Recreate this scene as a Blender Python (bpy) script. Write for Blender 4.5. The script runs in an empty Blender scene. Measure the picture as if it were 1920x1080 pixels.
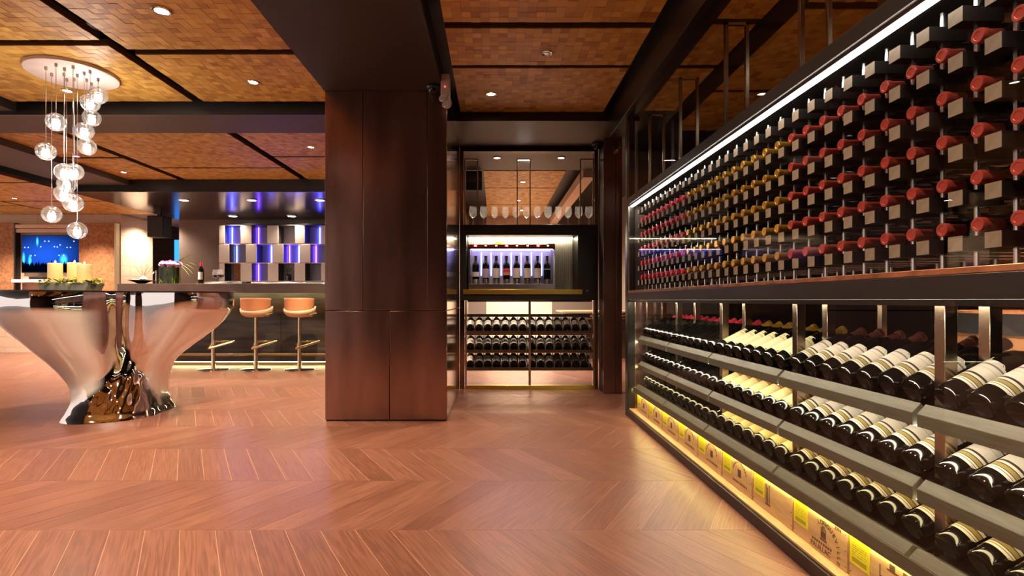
import bpy, math, random
import numpy as np
from mathutils import Vector, Matrix
random.seed(7)
R = math.radians
scn = bpy.context.scene
C = scn.collection

# ------------------------------------------------------------------ camera, world, exposure
EYE = 0.93
cam_d = bpy.data.cameras.new('camera'); cam = bpy.data.objects.new('camera', cam_d); C.objects.link(cam)
cam.location = (0, 0, EYE); cam.rotation_euler = (R(90), 0, 0)
cam_d.sensor_fit = 'HORIZONTAL'; cam_d.sensor_width = 36; cam_d.lens = 36 * 1000 / 1920
cam_d.shift_x = (960 - 928) / 1920; cam_d.shift_y = (563 - 540) / 1920
cam_d.clip_start = 0.02; cam_d.clip_end = 60
scn.camera = cam
world = bpy.data.worlds.new('world'); scn.world = world; world.use_nodes = True
bg = world.node_tree.nodes['Background']; bg.inputs[0].default_value = (1.0, 0.80, 0.68, 1); bg.inputs[1].default_value = 0.52
scn.view_settings.view_transform = 'Standard'; scn.view_settings.look = 'None'
scn.view_settings.exposure = 1.0; scn.view_settings.gamma = 1.0; scn.view_settings.use_curve_mapping = False
cy = scn.cycles
cy.use_denoising = True; cy.max_bounces = 8; cy.diffuse_bounces = 3; cy.glossy_bounces = 4; cy.transparent_max_bounces = 16
cy.transmission_bounces = 6; cy.caustics_reflective = False; cy.caustics_refractive = False; cy.sample_clamp_indirect = 4.0
cy.sample_clamp_direct = 0.0; cy.use_light_tree = True; cy.blur_glossy = 0.5

LP = 1.5  # overall strength of the recessed lamps
WARM = (1.0, 0.70, 0.44); SOFT = (1.0, 0.80, 0.60); WHITE = (1.0, 0.88, 0.72); PINK = (1.0, 0.55, 0.45)
CEIL = 2.62

def spot(loc, power, color=WARM, size=120, blend=0.9, radius=0.05, target=None, parent=None):
    l = bpy.data.lights.new('downlight_beam', 'SPOT'); l.energy = power * LP; l.color = color
    l.spot_size = R(size); l.spot_blend = blend; l.shadow_soft_size = radius
    o = bpy.data.objects.new('downlight_beam', l); C.objects.link(o)
    o.location = loc
    if target is not None:
        d = Vector(target) - Vector(loc); o.rotation_euler = d.to_track_quat('-Z', 'Y').to_euler()
    return o

def P(px, py, Y):  # photograph pixel + depth -> world point
    return ((px - 928) / 1000 * Y, Y, EYE + (563 - py) / 1000 * Y)

# ------------------------------------------------------------------ materials
def lin(c): return tuple(((x / 255) / 12.92 if x / 255 <= 0.04045 else ((x / 255 + 0.055) / 1.055) ** 2.4) for x in c)

def mat(name, col, rough=0.5, metal=0.0, spec=0.5, coat=0.0, emit=None, estr=0.0, trans=0.0, var=0.0, vscale=6.0,
        stretch=(1, 1, 1), bump=0.0, bscale=40.0, rvar=0.0, aniso=0.0):
    m = bpy.data.materials.new(name); m.use_nodes = True
    nt = m.node_tree; n = nt.nodes; L = nt.links; b = n['Principled BSDF']
    b.inputs['Base Color'].default_value = (*col, 1); b.inputs['Roughness'].default_value = rough
    b.inputs['Metallic'].default_value = metal; b.inputs['Specular IOR Level'].default_value = spec
    b.inputs['Coat Weight'].default_value = coat; b.inputs['Transmission Weight'].default_value = trans
    if aniso: b.inputs['Anisotropic'].default_value = aniso
    if emit: b.inputs['Emission Color'].default_value = (*emit, 1); b.inputs['Emission Strength'].default_value = estr
    tc = n.new('ShaderNodeTexCoord'); mp = n.new('ShaderNodeMapping'); mp.inputs['Scale'].default_value = stretch
    L.new(tc.outputs['Object'], mp.inputs['Vector'])
    if var or rvar:
        t = n.new('ShaderNodeTexNoise'); t.inputs['Scale'].default_value = vscale; t.inputs['Detail'].default_value = 5
        L.new(mp.outputs[0], t.inputs['Vector'])
        if var:
            r = n.new('ShaderNodeValToRGB'); L.new(t.outputs['Fac'], r.inputs[0])
            r.color_ramp.elements[0].position = 0.3; r.color_ramp.elements[1].position = 0.7
            r.color_ramp.elements[0].color = (*[x * (1 - var) for x in col], 1)
            r.color_ramp.elements[1].color = (*[min(1, x * (1 + var)) for x in col], 1)
            L.new(r.outputs[0], b.inputs['Base Color'])
        if rvar:
            mr = n.new('ShaderNodeMapRange'); L.new(t.outputs['Fac'], mr.inputs[0])
            mr.inputs[3].default_value = max(0, rough - rvar); mr.inputs[4].default_value = rough + rvar
            L.new(mr.outputs[0], b.inputs['Roughness'])
    if bump:
        t2 = n.new('ShaderNodeTexNoise'); t2.inputs['Scale'].default_value = bscale; t2.inputs['Detail'].default_value = 3
        L.new(mp.outputs[0], t2.inputs['Vector'])
        bp = n.new('ShaderNodeBump'); bp.inputs['Strength'].default_value = bump; bp.inputs['Distance'].default_value = 0.01
        L.new(t2.outputs['Fac'], bp.inputs['Height']); L.new(bp.outputs[0], b.inputs['Normal'])
    return m

def emitter(name, col, s):
    m = bpy.data.materials.new(name); m.use_nodes = True; n = m.node_tree.nodes; n.clear()
    e = n.new('ShaderNodeEmission'); e.inputs[0].default_value = (*col, 1); e.inputs[1].default_value = s
    o = n.new('ShaderNodeOutputMaterial'); m.node_tree.links.new(e.outputs[0], o.inputs[0]); return m

def thin_glass(name, tint=(1, 1, 1), ior=1.45, gain=1.0, rough=0.0):
    m = bpy.data.materials.new(name); m.use_nodes = True; nt = m.node_tree; n = nt.nodes; n.clear(); L = nt.links
    t = n.new('ShaderNodeBsdfTransparent'); t.inputs[0].default_value = (*tint, 1)
    g = n.new('ShaderNodeBsdfGlossy'); g.inputs['Roughness'].default_value = rough
    f = n.new('ShaderNodeFresnel'); f.inputs[0].default_value = ior
    mu = n.new('ShaderNodeMath'); mu.operation = 'MULTIPLY'; mu.inputs[1].default_value = gain; mu.use_clamp = True
    x = n.new('ShaderNodeMixShader'); o = n.new('ShaderNodeOutputMaterial')
    L.new(f.outputs[0], mu.inputs[0]); L.new(mu.outputs[0], x.inputs[0]); L.new(t.outputs[0], x.inputs[1]); L.new(g.outputs[0], x.inputs[2])
    L.new(x.outputs[0], o.inputs[0]); return m

def wood_pieces(name, cols, rough, grain=0.25, uv=True, gs=(2.5, 46, 1), coat=0.0, rv=0.06, bump=0.05, figure=0.0):
    """planks / tiles: one colour per piece (object random + 'rnd' attribute), grain along UV u"""
    m = bpy.data.materials.new(name); m.use_nodes = True; nt = m.node_tree; n = nt.nodes; L = nt.links; b = n['Principled BSDF']
    oi = n.new('ShaderNodeObjectInfo'); at = n.new('ShaderNodeAttribute'); at.attribute_name = 'rnd'
    ad = n.new('ShaderNodeMath'); ad.operation = 'ADD'; fr = n.new('ShaderNodeMath'); fr.operation = 'FRACT'
    L.new(oi.outputs['Random'], ad.inputs[0]); L.new(at.outputs['Fac'], ad.inputs[1]); L.new(ad.outputs[0], fr.inputs[0])
    r = n.new('ShaderNodeValToRGB'); L.new(fr.outputs[0], r.inputs[0])
    el = r.color_ramp.elements
    while len(el) < len(cols): el.new(0.5)
    for i, c in enumerate(cols): el[i].position = i / (len(cols) - 1); el[i].color = (*c, 1)
    tc = n.new('ShaderNodeTexCoord'); mp = n.new('ShaderNodeMapping'); mp.inputs['Scale'].default_value = gs
    L.new(tc.outputs['UV' if uv else 'Object'], mp.inputs['Vector'])
    sc = n.new('ShaderNodeVectorMath'); sc.operation = 'SCALE'; sc.inputs['Scale'].default_value = 37.0
    cb = n.new('ShaderNodeCombineXYZ'); L.new(fr.outputs[0], cb.inputs[0]); L.new(fr.outputs[0], cb.inputs[1])
    L.new(cb.outputs[0], sc.inputs[0])
    va = n.new('ShaderNodeVectorMath'); va.operation = 'ADD'; L.new(mp.outputs[0], va.inputs[0]); L.new(sc.outputs[0], va.inputs[1])
    t = n.new('ShaderNodeTexNoise'); t.inputs['Scale'].default_value = 1.0; t.inputs['Detail'].default_value = 6; t.inputs['Distortion'].default_value = 0.7
    L.new(va.outputs[0], t.inputs['Vector'])
    mr = n.new('ShaderNodeMapRange'); mr.inputs[1].default_value = 0.25; mr.inputs[2].default_value = 0.75
    mr.inputs[3].default_value = 1 - grain; mr.inputs[4].default_value = 1 + grain
    L.new(t.outputs['Fac'], mr.inputs[0]); fac = mr.outputs[0]
    if figure:
        mp2 = n.new('ShaderNodeMapping'); mp2.inputs['Scale'].default_value = (2.2, 9, 1); L.new(tc.outputs['UV'], mp2.inputs['Vector'])
        va2 = n.new('ShaderNodeVectorMath'); va2.operation = 'ADD'; L.new(mp2.outputs[0], va2.inputs[0]); L.new(sc.outputs[0], va2.inputs[1])
        t3 = n.new('ShaderNodeTexNoise'); t3.inputs['Scale'].default_value = 0.55; t3.inputs['Detail'].default_value = 1.0
        L.new(va2.outputs[0], t3.inputs['Vector'])
        m3 = n.new('ShaderNodeMath'); m3.operation = 'MULTIPLY'; m3.inputs[1].default_value = 26; L.new(t3.outputs['Fac'], m3.inputs[0])
        s3 = n.new('ShaderNodeMath'); s3.operation = 'SINE'; L.new(m3.outputs[0], s3.inputs[0])
        m4 = n.new('ShaderNodeMath'); m4.operation = 'MULTIPLY_ADD'; m4.inputs[1].default_value = figure; m4.inputs[2].default_value = 1.0
        L.new(s3.outputs[0], m4.inputs[0])
        m5 = n.new('ShaderNodeMath'); m5.operation = 'MULTIPLY'; L.new(mr.outputs[0], m5.inputs[0]); L.new(m4.outputs[0], m5.inputs[1]); fac = m5.outputs[0]
    mx = n.new('ShaderNodeMix'); mx.data_type = 'RGBA'; mx.blend_type = 'MULTIPLY'; mx.inputs['Factor'].default_value = 1
    L.new(r.outputs[0], mx.inputs['A']); L.new(fac, mx.inputs['B']); L.new(mx.outputs['Result'], b.inputs['Base Color'])
    m2 = n.new('ShaderNodeMapRange'); L.new(t.outputs['Fac'], m2.inputs[0]); m2.inputs[3].default_value = rough - rv; m2.inputs[4].default_value = rough + rv
    L.new(m2.outputs[0], b.inputs['Roughness']); b.inputs['Coat Weight'].default_value = coat; b.inputs['Coat Roughness'].default_value = 0.2
    if bump:
        bp = n.new('ShaderNodeBump'); bp.inputs['Strength'].default_value = bump; bp.inputs['Distance'].default_value = 0.004
        L.new(t.outputs['Fac'], bp.inputs['Height']); L.new(bp.outputs[0], b.inputs['Normal'])
    return m

def bands(name, base, stops, rough=0.5, noise=0.06):
    """printed paper: colour by UV v through constant stops [(pos, colour)]; faint noise"""
    m = bpy.data.materials.new(name); m.use_nodes = True; nt = m.node_tree; n = nt.nodes; L = nt.links; b = n['Principled BSDF']
    tc = n.new('ShaderNodeTexCoord'); sx = n.new('ShaderNodeSeparateXYZ'); L.new(tc.outputs['UV'], sx.inputs[0])
    r = n.new('ShaderNodeValToRGB'); r.color_ramp.interpolation = 'CONSTANT'; L.new(sx.outputs['Y'], r.inputs[0])
    el = r.color_ramp.elements; el[0].position = 0; el[0].color = (*base, 1)
    el[1].position = stops[0][0]; el[1].color = (*stops[0][1], 1)
    for p_, c_ in stops[1:]: e = el.new(p_); e.color = (*c_, 1)
    L.new(r.outputs[0], b.inputs['Base Color']); b.inputs['Roughness'].default_value = rough
    return m

M = {}
M['black'] = mat('black_lacquer', (0.010, 0.007, 0.006), 0.38, 0.0, 0.5)
M['black_soft'] = mat('dark_paint', (0.020, 0.014, 0.011), 0.6)
M['soffit'] = mat('taupe_soffit_paint', (0.060, 0.043, 0.034), 0.55, var=0.12, vscale=1.5)
M['beam_dark'] = mat('dark_brown_beam_paint', (0.022, 0.014, 0.009), 0.6, var=0.15, vscale=1.5)
M['bronze'] = mat('patinated_bronze_panel', (0.33, 0.195, 0.168), 0.22, 0.9, var=0.35, vscale=1.6, stretch=(2.6, 2.6, 0.45), rvar=0.07)
M['bronze_mirror'] = mat('polished_bronze_panel', (0.33, 0.22, 0.17), 0.13, 1.0, var=0.15, vscale=1.5, stretch=(1, 6, 0.4))
M['brass'] = mat('brushed_brass', (0.55, 0.40, 0.22), 0.25, 1.0)
M['post'] = mat('bronze_post', (0.42, 0.33, 0.24), 0.22, 1.0)
M['stool_metal'] = mat('champagne_metal', (0.72, 0.58, 0.40), 0.2, 1.0)
M['gold'] = mat('gold_trim', (0.75, 0.52, 0.12), 0.3, 1.0)
M['copper'] = mat('copper_edge', (0.55, 0.25, 0.13), 0.3, 0.9, var=0.4, vscale=14)
M['steel'] = mat('brushed_steel', (0.62, 0.60, 0.58), 0.22, 1.0)
M['chrome'] = mat('polished_mirror_metal', (0.88, 0.91, 0.97), 0.035, 1.0, bump=0.10, bscale=3.5)
def table_metal():
    m = M['chrome']; nt = m.node_tree; n = nt.nodes; L = nt.links; b = n['Principled BSDF']
    at = n.new('ShaderNodeAttribute'); at.attribute_name = 'satin_glow'  # satin lobes turn part diffuse white, standing in for pale reflected glow
    for sock, a_, b_ in (('Roughness', 0.035, 0.16), ('Metallic', 1.0, 0.34)):
        mr = n.new('ShaderNodeMapRange'); L.new(at.outputs['Fac'], mr.inputs[0]); mr.inputs[3].default_value = a_; mr.inputs[4].default_value = b_; L.new(mr.outputs[0], b.inputs[sock])
table_metal()
M['chrome_rough'] = mat('chrome_fitting', (0.7, 0.69, 0.67), 0.12, 1.0)
M['plank'] = wood_pieces('oak_planks', [(0.150, 0.062, 0.042), (0.172, 0.073, 0.050), (0.195, 0.086, 0.058), (0.162, 0.068, 0.047), (0.215, 0.098, 0.066)], 0.30,
                         grain=0.34, gs=(2.2, 55, 1), figure=0.14, rv=0.06, bump=0.06)
M['joint'] = mat('plank_joint', (0.46, 0.27, 0.17), 0.6)  # pale tan painted in for plank bevels catching light
M['tile'] = wood_pieces('wood_mosaic', [(0.42, 0.215, 0.035), (0.62, 0.370, 0.075), (0.52, 0.290, 0.052), (0.74, 0.470, 0.110), (0.57, 0.330, 0.062), (0.36, 0.170, 0.026)], 0.5,
                        grain=0.16, gs=(4, 60, 1), bump=0.03)
M['panel_edge'] = mat('panel_edge', (0.10, 0.045, 0.016), 0.6)
M['stone'] = wood_pieces('beige_stone', [(0.62, 0.44, 0.33), (0.66, 0.47, 0.355), (0.60, 0.42, 0.31), (0.68, 0.49, 0.37)], 0.55, grain=0.05, gs=(5, 5, 1), bump=0.02)
M['grout'] = mat('stone_joint', (0.33, 0.22, 0.16), 0.8)
M['cork'] = mat('cork_panel', (0.36, 0.150, 0.062), 0.75, var=0.35, vscale=26, bump=0.2, bscale=60)
M['dark_wood'] = mat('dark_wood', (0.06, 0.028, 0.016), 0.5, var=0.3, vscale=4, stretch=(1, 1, 6))
M['oak'] = mat('limed_oak_rail', (0.095, 0.088, 0.062), 0.5, var=0.18, vscale=10, stretch=(12, 1.2, 12))
M['oak_light'] = mat('oak_ledge', (0.45, 0.27, 0.14), 0.45, var=0.2, vscale=9, stretch=(10, 1, 10))
M['pine'] = mat('pine_crate', (0.58, 0.38, 0.20), 0.55, var=0.14, vscale=7, stretch=(8, 1.2, 8))
M['pine_red'] = mat('stained_pine_crate', (0.50, 0.17, 0.06), 0.55, var=0.14, vscale=7, stretch=(8, 1.2, 8))
M['ink'] = mat('crate_print', (0.09, 0.045, 0.025), 0.7)
M['block'] = mat('rack_block', (0.24, 0.19, 0.145), 0.6, var=0.2, vscale=30)
M['block_dark'] = mat('rack_block_side', (0.010, 0.007, 0.006), 0.6, spec=0.15)
M['bottle'] = mat('dark_bottle_glass', (0.005, 0.004, 0.0035), 0.07, 0.0, 0.38)
M['cap_red'] = mat('red_capsule', (0.42, 0.055, 0.040), 0.35, 0.3)
M['cap_gold'] = mat('gold_capsule', (0.72, 0.40, 0.055), 0.28, 0.75)
M['cap_pink'] = mat('crimson_capsule', (0.75, 0.045, 0.085), 0.38, 0.15)
M['cap_dark'] = mat('dark_capsule', (0.10, 0.025, 0.018), 0.35, 0.2)
M['cap_black'] = mat('black_capsule', (0.012, 0.011, 0.010), 0.3, 0.2)
cr = (0.70, 0.62, 0.52); dk = (0.03, 0.022, 0.016); gd = (0.33, 0.24, 0.07)
M['label_chateau'] = bands('banded_label', cr, [(0.07, dk), (0.085, cr), (0.13, dk), (0.15, gd), (0.25, dk), (0.27, cr), (0.34, dk), (0.40, cr), (0.66, (0.45, 0.38, 0.31)), (0.675, cr), (0.80, (0.2, 0.16, 0.13)), (0.845, cr)])
M['label_cream'] = bands('cream_label', (0.80, 0.72, 0.42), [(0.72, (0.62, 0.50, 0.22)), (0.78, (0.80, 0.72, 0.42)), (0.86, (0.5, 0.42, 0.2)), (0.89, (0.80, 0.72, 0.42))])
M['label_amber'] = bands('amber_label', (0.80, 0.66, 0.30), [(0.55, (0.55, 0.26, 0.05)), (0.66, (0.24, 0.07, 0.012)), (0.74, (0.58, 0.28, 0.06)), (0.95, (0.7, 0.5, 0.2))])
M['label_white'] = bands('white_label', (0.78, 0.74, 0.72), [(0.55, (0.25, 0.22, 0.22)), (0.60, (0.78, 0.74, 0.72))])
M['label_plain'] = mat('plain_label', (0.78, 0.74, 0.72), 0.5)
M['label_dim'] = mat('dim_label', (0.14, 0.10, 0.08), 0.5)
M['label_red'] = bands('red_label', (0.72, 0.30, 0.12), [(0.45, (0.65, 0.03, 0.10)), (0.9, (0.75, 0.4, 0.3))])
M['label_lilac'] = mat('lilac_label', (0.5, 0.42, 0.66), 0.5)
M['glass'] = thin_glass('clear_glass', (0.97, 0.97, 0.97), 1.5, 0.9)
M['pane'] = thin_glass('glazing', (0.975, 0.98, 0.975), 1.45, 0.045)
M['globe'] = thin_glass('globe_glass', (0.98, 0.98, 0.98), 1.4, 0.7)
def haze_globe(key, f):
    m = M[key]; nt = m.node_tree; n = nt.nodes; out = [k for k in n if k.type == 'OUTPUT_MATERIAL'][0]; src = out.inputs[0].links[0].from_socket
    t = n.new('ShaderNodeBsdfTranslucent'); t.inputs[0].default_value = (1, 0.97, 0.93, 1); x = n.new('ShaderNodeMixShader'); x.inputs[0].default_value = f
    nt.links.new(src, x.inputs[1]); nt.links.new(t.outputs[0], x.inputs[2]); nt.links.new(x.outputs[0], out.inputs[0])
haze_globe('globe', 0.022)
M['wineglass'] = thin_glass('wine_glass', (0.99, 0.99, 0.99), 1.4, 0.45, 0.05)
haze_globe('wineglass', 0.03)
M['wine'] = mat('red_wine', (0.03, 0.003, 0.005), 0.05, 0, 0.5)
M['vase_glass'] = thin_glass('vase_glass', (0.80, 0.88, 0.70), 1.5, 1.1)
M['bulb'] = emitter('lit_bulb', (1.0, 0.86, 0.74), 45)
M['lens'] = emitter('lit_lens', (1.0, 0.86, 0.70), 22)
M['lens_white'] = emitter('lit_lens_white', (1.0, 0.92, 0.85), 30)
M['lens_purple'] = emitter('lit_lens_purple', (0.35, 0.25, 1.0), 6)
M['led'] = emitter('white_led', (1.0, 0.93, 0.80), 11)
M['led_rack'] = emitter('rack_led', (1.0, 0.88, 0.66), 22)
M['led_top'] = emitter('display_led', (1.0, 0.88, 0.68), 42)
M['led_amber'] = emitter('amber_led', (1.0, 0.80, 0.42), 13)
M['led_crate'] = emitter('crate_led', (1.0, 0.82, 0.30), 44)
M['led_bar'] = emitter('bar_led', (0.95, 0.98, 0.50), 14)
M['led_blue'] = emitter('blue_led', (0.05, 0.06, 1.0), 40)
M['led_blue_soft'] = emitter('soft_blue_led', (0.10, 0.10, 1.0), 6)
M['led_violet'] = emitter('violet_led', (0.17, 0.06, 1.0), 15)
M['led_ice'] = emitter('ice_led', (0.28, 0.36, 1.0), 6)
M['red_dot'] = emitter('red_indicator', (1.0, 0.05, 0.08), 3)
M['blue_glow'] = emitter('blue_window_glow', (0.03, 0.25, 0.9), 1.2)
M['white'] = mat('white_enamel', (0.75, 0.66, 0.62), 0.35)
M['white_plastic'] = mat('white_plastic', (0.62, 0.54, 0.47), 0.4)
M['wire'] = mat('pendant_wire', (0.55, 0.50, 0.45), 0.3, 0.9)
M['bar_stone'] = mat('dark_veined_stone', (0.060, 0.046, 0.036), 0.25, 0, 0.5, var=0.8, vscale=2.2, stretch=(0.6, 1, 5))
M['counter'] = mat('brown_counter_top', (0.085, 0.055, 0.045), 0.22, 0, 0.5, var=0.2, vscale=5)
M['canopy'] = mat('glossy_brown_canopy', (0.040, 0.027, 0.022), 0.20, 0, 0.35, var=0.15, vscale=1.2)
M['taupe_wall'] = mat('taupe_plaster', (0.20, 0.145, 0.125), 0.65, var=0.14, vscale=2.0)
M['champagne'] = mat('champagne_front', (0.60, 0.49, 0.43), 0.42, 0.5, var=0.08, vscale=3)
M['shelf_dark'] = mat('shelf_inside', (0.02, 0.017, 0.020), 0.35)
M['shelf_back'] = mat('shelf_back_panel', (0.42, 0.38, 0.46), 0.3, 0.1)
M['leather'] = mat('tan_leather', (0.62, 0.27, 0.13), 0.45, var=0.06, vscale=8)
M['leather_pale'] = mat('cream_leather', (0.78, 0.60, 0.40), 0.45)
M['speaker'] = mat('speaker_black', (0.008, 0.007, 0.007), 0.55)
M['wall_dark'] = mat('dark_wall', (0.012, 0.008, 0.007), 0.5)
M['wall_plain'] = mat('warm_plaster', (0.32, 0.21, 0.15), 0.8)
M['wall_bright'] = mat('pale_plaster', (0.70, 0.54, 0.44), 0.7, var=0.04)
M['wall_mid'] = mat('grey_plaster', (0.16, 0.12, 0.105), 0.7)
M['rib'] = mat('ribbed_metal', (0.62, 0.60, 0.48), 0.35, 0.6)
M['barrel_wood'] = wood_pieces('barrel_oak', [(0.42, 0.155, 0.055), (0.50, 0.20, 0.075), (0.46, 0.175, 0.06)], 0.5, uv=False, gs=(30, 30, 2))
M['hoop'] = mat('barrel_hoop', (0.03, 0.028, 0.027), 0.45, 0.4)
M['candle'] = mat('candle_wax_glow', (0.88, 0.70, 0.38), 0.5, emit=(1.0, 0.58, 0.16), estr=0.24)  # emission paints a glow into the wax around the flame
M['flame'] = emitter('candle_flame', (1.0, 0.72, 0.35), 30)
M['leaf'] = mat('green_leaf', (0.20, 0.30, 0.03), 0.5, var=0.3, vscale=30)
M['moss'] = mat('moss', (0.24, 0.30, 0.035), 0.8, var=0.5, vscale=40)
M['ceramic'] = mat('pale_ceramic', (0.62, 0.60, 0.45), 0.3)
M['flower'] = mat('lilac_petals', (0.74, 0.42, 0.78), 0.6, var=0.2, vscale=30)
M['reed'] = mat('reed_sticks', (0.10, 0.06, 0.035), 0.7)
M['bowl'] = mat('dark_bowl', (0.02, 0.013, 0.010), 0.25)
M['green_sticker'] = mat('green_sticker', (0.30, 0.55, 0.03), 0.5)
M['chip_red'] = mat('red_spout', (0.40, 0.02, 0.04), 0.35)

def tag_paper():
    m = bpy.data.materials.new('yellow_tag'); m.use_nodes = True; nt = m.node_tree; n = nt.nodes; L = nt.links; b = n['Principled BSDF']
    tc = n.new('ShaderNodeTexCoord'); sx = n.new('ShaderNodeSeparateXYZ'); L.new(tc.outputs['UV'], sx.inputs[0])
    def math_(op, a, bb=None):
        k = n.new('ShaderNodeMath'); k.operation = op
        for i, v in enumerate((a, bb)):
            if v is None: continue
            if isinstance(v, (int, float)): k.inputs[i].default_value = v
            else: L.new(v, k.inputs[i])
        return k.outputs[0]
    w = math_('SINE', math_('MULTIPLY', sx.outputs['Y'], 75.0)); lines = math_('GREATER_THAN', w, 0.45)
    t = n.new('ShaderNodeTexNoise'); t.inputs['Scale'].default_value = 1.0
    mp = n.new('ShaderNodeMapping'); mp.inputs['Scale'].default_value = (34, 12, 1); L.new(tc.outputs['UV'], mp.inputs[0]); L.new(mp.outputs[0], t.inputs[0])
    words = math_('GREATER_THAN', t.outputs['Fac'], 0.47)
    ins = math_('MULTIPLY', math_('GREATER_THAN', sx.outputs['X'], 0.12), math_('LESS_THAN', sx.outputs['X'], 0.86))
    yin = math_('MULTIPLY', math_('GREATER_THAN', sx.outputs['Y'], 0.33), math_('LESS_THAN', sx.outputs['Y'], 0.86))
    txt = math_('MULTIPLY', math_('MULTIPLY', lines, words), math_('MULTIPLY', ins, yin))
    bar = math_('MULTIPLY', math_('MULTIPLY', math_('GREATER_THAN', sx.outputs['Y'], 0.10), math_('LESS_THAN', sx.outputs['Y'], 0.27)), ins)
    f = math_('MAXIMUM', math_('MULTIPLY', txt, 0.8), math_('MULTIPLY', bar, 0.65))
    mx = n.new('ShaderNodeMix'); mx.data_type = 'RGBA'; L.new(f, mx.inputs['Factor'])
    mx.inputs['A'].default_value = (0.80, 0.74, 0.02, 1); mx.inputs['B'].default_value = (0.16, 0.15, 0.02, 1)
    L.new(mx.outputs['Result'], b.inputs['Base Color']); b.inputs['Roughness'].default_value = 0.5
    return m
M['tag'] = tag_paper()

def tv_mat():
    m = bpy.data.materials.new('concert_picture'); m.use_nodes = True; nt = m.node_tree; n = nt.nodes; L = nt.links; n.clear()
    out = n.new('ShaderNodeOutputMaterial'); em = n.new('ShaderNodeEmission'); L.new(em.outputs[0], out.inputs[0])
    tc = n.new('ShaderNodeTexCoord'); sx = n.new('ShaderNodeSeparateXYZ'); L.new(tc.outputs['UV'], sx.inputs[0])
    U, V = sx.outputs['X'], sx.outputs['Y']
    def mth(op, a, bb=None, clamp=False):
        k = n.new('ShaderNodeMath'); k.operation = op; k.use_clamp = clamp
        for i, v in enumerate((a, bb)):
            if v is None: continue
            if isinstance(v, (int, float)): k.inputs[i].default_value = v
            else: L.new(v, k.inputs[i])
        return k.outputs[0]
    def glow(u, v, ru, rv):
        du = mth('DIVIDE', mth('SUBTRACT', U, u), ru); dv = mth('DIVIDE', mth('SUBTRACT', V, v), rv)
        return mth('POWER', mth('SUBTRACT', 1.0, mth('ADD', mth('MULTIPLY', du, du), mth('MULTIPLY', dv, dv)), True), 2.0)
    haze = glow(0.42, 0.45, 0.75, 0.75)
    spots = None
    for (u, v) in [(.05, .68), (.11, .68), (.40, .85), (.47, .85), (.57, .70), (.62, .69), (.67, .75), (.79, .68), (.85, .68), (.91, .85), (.33, .70), (.16, .45), (.73, .46), (.23, .46), (.65, .46)]:
        g = glow(u, v, 0.018, 0.027); spots = g if spots is None else mth('ADD', spots, g)
    beams = mth('ADD', mth('ADD', glow(.03, .36, .035, .24), glow(.14, .30, .04, .22)), mth('ADD', glow(.73, .34, .09, .20), glow(.27, .84, .03, .16)))
    t = n.new('ShaderNodeTexNoise'); t.noise_dimensions = '1D'; t.inputs['W'].default_value = 0; t.inputs['Scale'].default_value = 26; t.inputs['Detail'].default_value = 3
    L.new(U, t.inputs['W'])
    crowd = mth('GREATER_THAN', V, mth('ADD', mth('MULTIPLY', t.outputs['Fac'], 0.36), 0.06))
    def colr(c, f):
        k = n.new('ShaderNodeVectorMath'); k.operation = 'SCALE'; k.inputs[0].default_value = c; L.new(f, k.inputs['Scale']); return k.outputs[0]
    def addv(a, bb):
        k = n.new('ShaderNodeVectorMath'); k.operation = 'ADD'; L.new(a, k.inputs[0]); L.new(bb, k.inputs[1]); return k.outputs[0]
    s = addv(addv(colr((0.008, 0.075, 0.55), haze), colr((0.6, 0.9, 1.2), spots)), colr((0.06, 0.75, 1.0), beams))
    base = n.new('ShaderNodeVectorMath'); base.operation = 'ADD'; base.inputs[1].default_value = (0.004, 0.012, 0.06); L.new(s, base.inputs[0])
    fin = n.new('ShaderNodeVectorMath'); fin.operation = 'SCALE'; L.new(base.outputs[0], fin.inputs[0]); L.new(mth('MAXIMUM', crowd, 0.012), fin.inputs['Scale'])
    L.new(fin.outputs[0], em.inputs[0]); em.inputs[1].default_value = 0.8
    return m
M['tv'] = tv_mat()

# ------------------------------------------------------------------ mesh helpers
def wloc(o):
    v = Vector((0, 0, 0))
    while o is not None: v += o.location; o = o.parent
    return v

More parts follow.
